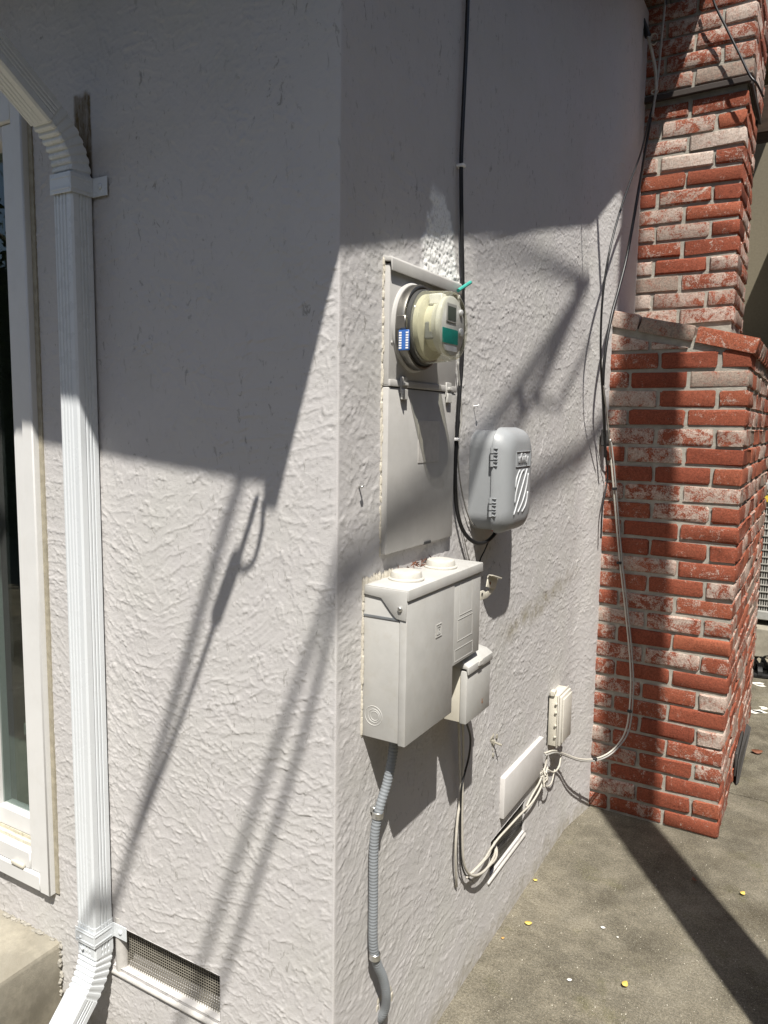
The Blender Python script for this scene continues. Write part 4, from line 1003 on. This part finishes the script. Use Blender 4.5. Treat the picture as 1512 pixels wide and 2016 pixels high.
leaf(1187, 1826, .014, PETAL, 'white petal on concrete midway between wall and shadow', .2, 'fallen_petal', curl=.1)
leaf(1121, 1929, .014, PETAL, 'white petal on concrete nearest the bottom of the photo', .5, 'fallen_petal', curl=.1)
leaf(1216, 1845, .007, PETAL, 'tiny white petal scrap beside the middle petal', .2, 'fallen_petal', curl=.1)
bm = B()
for k in range(170):
    px, py = random.uniform(900, 1511), random.uniform(1600, 2015); c = at(px, py, 2, .001)
    if c.x < .01 or c.y > 1.75 and c.x < .52: continue
    r = random.uniform(.0006, .0015); t = bmesh.new(); bmesh.ops.create_icosphere(t, subdivisions=1, radius=r)
    for v in t.verts: v.co = c+v.co*random.uniform(.7, 1.3)
    joinbm(bm, t)
tag(obj('grit', bm, m_plain('pale_grit', (.6, .57, .48), .9)), 'scattered pale grit on the concrete', 'grit', kind='stuff')

# ================================================================== BEYOND THE CHIMNEY
wing = thing('house_wing', (2, 6.2, 0), 'tan house wing in shade under a deep eave behind the chimney', 'house')
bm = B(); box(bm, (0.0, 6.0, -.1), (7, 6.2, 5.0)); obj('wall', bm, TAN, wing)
bm = B(); box(bm, (.45, 3.55, 3.52), (7, 6.0, 3.60)); obj('eave', bm, SOFFIT, wing)
bm = B(); box(bm, (.372, 2.58, 2.745), (2.4, 2.72, 2.935), .004); tag(obj('dark_beam', bm, DARKW), 'dark wooden beam end butting against the chimney at upper right', 'beam')
ac = thing('air_conditioner', (.75, 4.5, 0), 'grey air conditioner with louvred grille beyond the chimney, at right edge', 'air conditioner')
bm = B(); box(bm, (.30, 4.45, .30), (1.15, 5.2, 1.10), .02, 2); obj('casing', bm, m_plain('ac_dark', (.06, .06, .06), .6), ac, auto=40)
bm = B(); box(bm, (.28, 4.42, .24), (1.17, 5.22, .30), .006); box(bm, (.28, 4.42, 1.10), (1.17, 5.22, 1.16), .012); obj('frame', bm, m_plain('ac_grey', (.33, .33, .31), .5), ac, auto=40)
bm = B()
for k in range(60): x = .31+k*.0142; box(bm, (x, 4.437, .301), (x+.007, 4.449, 1.099))
for k in range(17): z = .33+k*.047; box(bm, (.30, 4.430, z), (1.15, 4.4365, z+.007))
tag(obj('grille', bm, m_plain('ac_grille', (.36, .35, .32), .5), ac), kind='stuff')
bm = B(); box(bm, (.2, 4.35, 0), (1.3, 5.3, .20), .01); obj('pad', bm, CONC2, ac, auto=40)
bm = B(); box(bm, (.40, 4.415, 1.03), (.475, 4.4295, 1.07)); obj('warning_label', bm, m_plain('label_yellow', (.6, .45, .05), .5), ac)
def sandal(x, y, rz, label):
    t = thing('sandal', (x, y, 0), label, 'sandal', 'pair of sandals')
    bm = B(); pts = [(.135*math.cos(a_), .048*math.sin(a_)*(1+.15*math.cos(a_)), 0) for a_ in [i*2*math.pi/24 for i in range(24)]]
    rm = Matrix.Rotation(rz, 3, 'Z'); pts = [Vector((x, y, .0025))+rm @ Vector(p) for p in pts]; prism(bm, pts, (0, 0, .024), .004); obj('sole', bm, RUBBER, t, auto=40)
    for dx in (.05, -.02, -.085):
        bm = B(); a_ = [Vector((x, y, .02))+rm @ Vector((dx, .048*math.cos(q), .062*math.sin(q))) for q in [i*math.pi/8 for i in range(9)]]
        sweep(bm, a_, [(.002, -.013), (.002, .013), (-.002, .013), (-.002, -.013)], up=rm @ Vector((0, 1, 0))); obj('strap', bm, RUBBER, t)
sandal(.51, 3.93, .25, 'black sandal lying behind the chimney, the nearer of two'); sandal(.50, 4.09, .9, 'black sandal lying behind the chimney, the farther of two')
bm = B()
for k in range(5):
    c = at(random.uniform(1485, 1512), random.uniform(1285, 1410), 2, .0012); pts = [(c.x+random.uniform(.01, .05)*math.cos(a_), c.y+random.uniform(.01, .035)*math.sin(a_), .0012) for a_ in [i*math.pi/4 for i in range(8)]]
    bm.faces.new([bm.verts.new(p) for p in pts])
tag(obj('paint_splash', bm, m_plain('splashed_white', (.7, .68, .62), .8)), kind='structure')

# pot added at the far left edge in place of a rounded shadow
pt = thing('stand_in_pot', (-1.17, -.12, .205), 'dark plum pot added on the landing in place of a rounded shadow, at the left edge', 'pot')
bm = B(); lathe(bm, [(.060, 0), (.080, .02), (.098, .07), (.104, .11), (.100, .13), (.094, .132), (.094, .11), (.088, .06), (.06, .02)], (-1.172, -.115, .206), (0, 0, 1), 40, cap=True); obj('pot_body', bm, POT, pt, auto=50)
bm = B(); lathe(bm, [(.091, .105), (.05, .112), (.002, .115)], (-1.172, -.115, .206), (0, 0, 1), 24, cap=False); obj('soil', bm, EARTH, pt)

# ================================================================== OUT OF FRAME: what casts the shadows and shows in the glass, plus added sky blockers
d = 1.9; pc = Vector((.176+d*math.sin(R(35)), YC-d*math.cos(R(35)), 0))
pl = thing('utility_pole', tuple(pc), 'round wooden utility pole outside the frame, casting the broad shadow', 'pole')
bm = B(); lathe(bm, [(.094, -.1), (.092, 3), (.090, 8)], pc, (0, 0, 1), 24); obj('shaft', bm, POLE, pl, auto=40)
K = shade_from(1156, 558, 0, 0, 2.3)
def wire(name, pts, r, label, sm=True): 
    bm = B(); tube(bm, pts, r, 8, .05, smooth=sm and len(pts) > 2); return tag(obj(name, bm, BLACK, smooth=True), label, 'wire', 'overhead service wires')
SH = shade_from
wire('overhead_wire', [K, SH(1010, 780, 0, 0, 2.7), SH(850, 975, 0, 0, 3.2), SH(672, 1105, 0, 0, 3.6), SH(560, 1420, 1, 0, 3.9), SH(430, 1800, 1, 0, 4.4), SH(330, 2080, 1, 0, 4.9)], .0095, 'overhead wire whose shadow crosses the house corner')
wire('overhead_wire', [K+Vector((0, .02, .02)), SH(1045, 790, 0, 0, 2.5), SH(890, 1000, 0, 0, 2.8), SH(700, 1140, 0, 0, 3.1), SH(597, 1450, 1, 0, 3.3), SH(476, 1820, 1, 0, 3.7), SH(385, 2080, 1, 0, 4.2)], .0085, 'overhead wire hanging just beside the one over the corner')
wire('overhead_wire', [SH(1160, 680, 0, 0, 2.3), SH(1100, 798, 0, 0, 2.4), SH(1010, 790, 0, 0, 2.6), SH(930, 870, 0, 0, 3.0)], .005, 'drooping wire loop above the cable box, out of frame', False)
wire('overhead_wire', [K, SH(1040, 505, 0, 0, 4.0), SH(930, 470, 0, 0, 6.0)], .010, 'overhead wire rising away from the anchor point')
wire('overhead_wire', [SH(1230, 840, 0, 0, 3.6), SH(1100, 925, 0, 0, 3.8), SH(1000, 1000, 0, 0, 4.0)], .016, 'thick overhead wire crossing above the cable box')
cb = wire('overhead_wire', [SH(505, 985, 1, 0, .95), SH(478, 1075, 1, 0, 1.2), SH(440, 1180, 1, 0, 1.4), SH(330, 1490, 1, 0, 2.3), SH(215, 1790, 1, 0, 3.4), SH(120, 2040, 1, 0, 4.3)], .0065, 'service wire with a splice near the roof corner, out of frame')
wire('overhead_wire', [SH(478, 940, 1, 0, 3.6), SH(447, 1025, 1, 0, 3.7), SH(359, 1326, 1, 0, 4.0), SH(303, 1520, 1, 0, 4.2), SH(205, 1850, 1, 0, 4.6)], .013, 'thick service wire parallel to the spliced one')
bm = B(); tube(bm, [SH(463, 1108, 1, 0, 1.24), SH(452, 1140, 1, 0, 1.3), SH(427, 1210, 1, 0, 1.43)], .016, 10, smooth=False); obj('splice', bm, BLACK, cb)
wire('overhead_wire', [SH(518, 985, 1, 0, .95), SH(516, 1040, 1, 0, 1.0), SH(500, 1105, 1, 0, 1.1), SH(478, 1122, 1, 0, 1.2), SH(466, 1110, 1, 0, 1.24)], .005, 'drip loop under the roof corner, out of frame')
for (px, py0, px1, py1, r) in ((1172, 380, 1176, 600, .008), (1143, 380, 1147, 540, .003)):
    bm = B(); tube(bm, [SH(px, py0, 0, 0, .9), SH(px1, py1, 0, 0, .9)], r, 8, smooth=False)
    tag(obj('riser_wire', bm, BLACK, smooth=True), {.008: 'thick riser wire under the gable, out of frame'}.get(r, 'thin riser wire under the gable, out of frame'), 'wire', 'riser wires')
fn = thing('reflection_fence', (-4, -7, 0), 'dark wooden board fence added to darken the reflection in the window', 'fence')  # added fence, gives the glass something dark to mirror
for k in range(40):
    bm = B(); x = -11+k*.305; box(bm, (x, -7.02, 0), (x+.29, -7, 1.8+.02*(k % 3)), .003); obj('board', bm, DARKW, fn)
def tree(x, y, hgt, label, seed):
    rr = random.Random(seed); t = thing('garden_tree', (x, y, 0), label, 'tree'); bm = B(); leafs = B()
    def branch(p, d_, L, r, lev):
        q = p+d_*L; tube(bm, [p, p+d_*L*.5+Vector((rr.uniform(-1, 1), rr.uniform(-1, 1), 0))*L*.06, q], r, 6, L/3)
        if lev == 0:
            for _ in range(26):
                c = q+Vector((rr.gauss(0, .35), rr.gauss(0, .35), rr.gauss(0, .3))); a_ = Vector((rr.uniform(-1, 1), rr.uniform(-1, 1), rr.uniform(-1, 1))).normalized()*.07; b_ = a_.orthogonal().normalized()*.035
                leafs.faces.new([leafs.verts.new(c+v) for v in (-a_, b_, a_, -b_)])
            return
        for _ in range(4 if lev > 1 else 3):
            branch(p+d_*L*rr.uniform(.6, 1), (d_+Vector((rr.uniform(-1, 1), rr.uniform(-1, 1), rr.uniform(-.3, .7)))*.75).normalized(), L*.66, r*.6, lev-1)
    branch(Vector((x, y, 0)), Vector((0, 0, 1)), hgt*.36, .12, 3)
    obj('trunk', bm, BARK, t, smooth=True); tag(obj('crown', leafs, LEAFG, t), kind='stuff')
tree(-5.2, -5.6, 5.2, 'leafy garden tree reflected in the window, nearer the house', 2); tree(-8.0, -6.0, 6.0, 'leafy garden tree reflected in the window, farther off', 5)

hd = thing('sky_block_hedge', (-3, -4.9, 0), 'tall clipped hedge added behind the camera to block sky light', 'hedge')  # added hedge, cuts sky light on the left wall and darkens its shade
bm = B(); lf = B(); rr = random.Random(9); box(bm, (-11, -5.5, 0), (4.5, -4.7, 3.3)); obj('hedge_core', bm, m_plain('hedge_dark', (.02, .03, .012), .9), hd)
for k in range(9000):
    c = Vector((rr.uniform(-11, 4.5), -4.7+abs(rr.gauss(0, .07)), rr.uniform(.05, 3.4))) if k < 7000 else Vector((rr.uniform(-11, 4.5), rr.uniform(-5.5, -4.7), 3.3+abs(rr.gauss(0, .12))))
    a_ = Vector((rr.uniform(-1, 1), rr.uniform(-1, 1), rr.uniform(-1, 1))).normalized()*.06; b_ = a_.orthogonal().normalized()*.03
    lf.faces.new([lf.verts.new(c+v) for v in (-a_, b_, a_, -b_)])
tag(obj('hedge_leaves', lf, LEAFG, hd), kind='stuff')
nb = thing('sky_block_house', (6, 1, 0), 'house wall added across the side yard to block sky light, outside the frame', 'house')  # added building, cuts sky light so the right wall's shade goes darker
bm = B(); box(bm, (5.2, -9, -.1), (10, 9, 5.0)); obj('wall', bm, m_plain('sky_block_paint', (.22, .20, .18), .9), nb)
bm = B(); prism(bm, [(4.8, -9.3, 4.9), (7.6, -9.3, 6.3), (10.4, -9.3, 4.9), (10.4, -9.3, 5.05), (7.6, -9.3, 6.45), (4.8, -9.3, 5.05)], (0, 18.6, 0)); obj('roof', bm, SHINGLE, nb)
sf = thing('sky_block_fence', (3.4, 1, 0), 'dark board fence added along the side yard to block sky light, outside the frame', 'fence')  # added fence, hides the low sky from the right wall
for k in range(44):
    bm = B(); y = -4.5+k*.285; box(bm, (3.62, y, -.05), (3.645, y+.27, 1.85+.015*(k % 3)), .003); obj('board', bm, DARKW, sf)
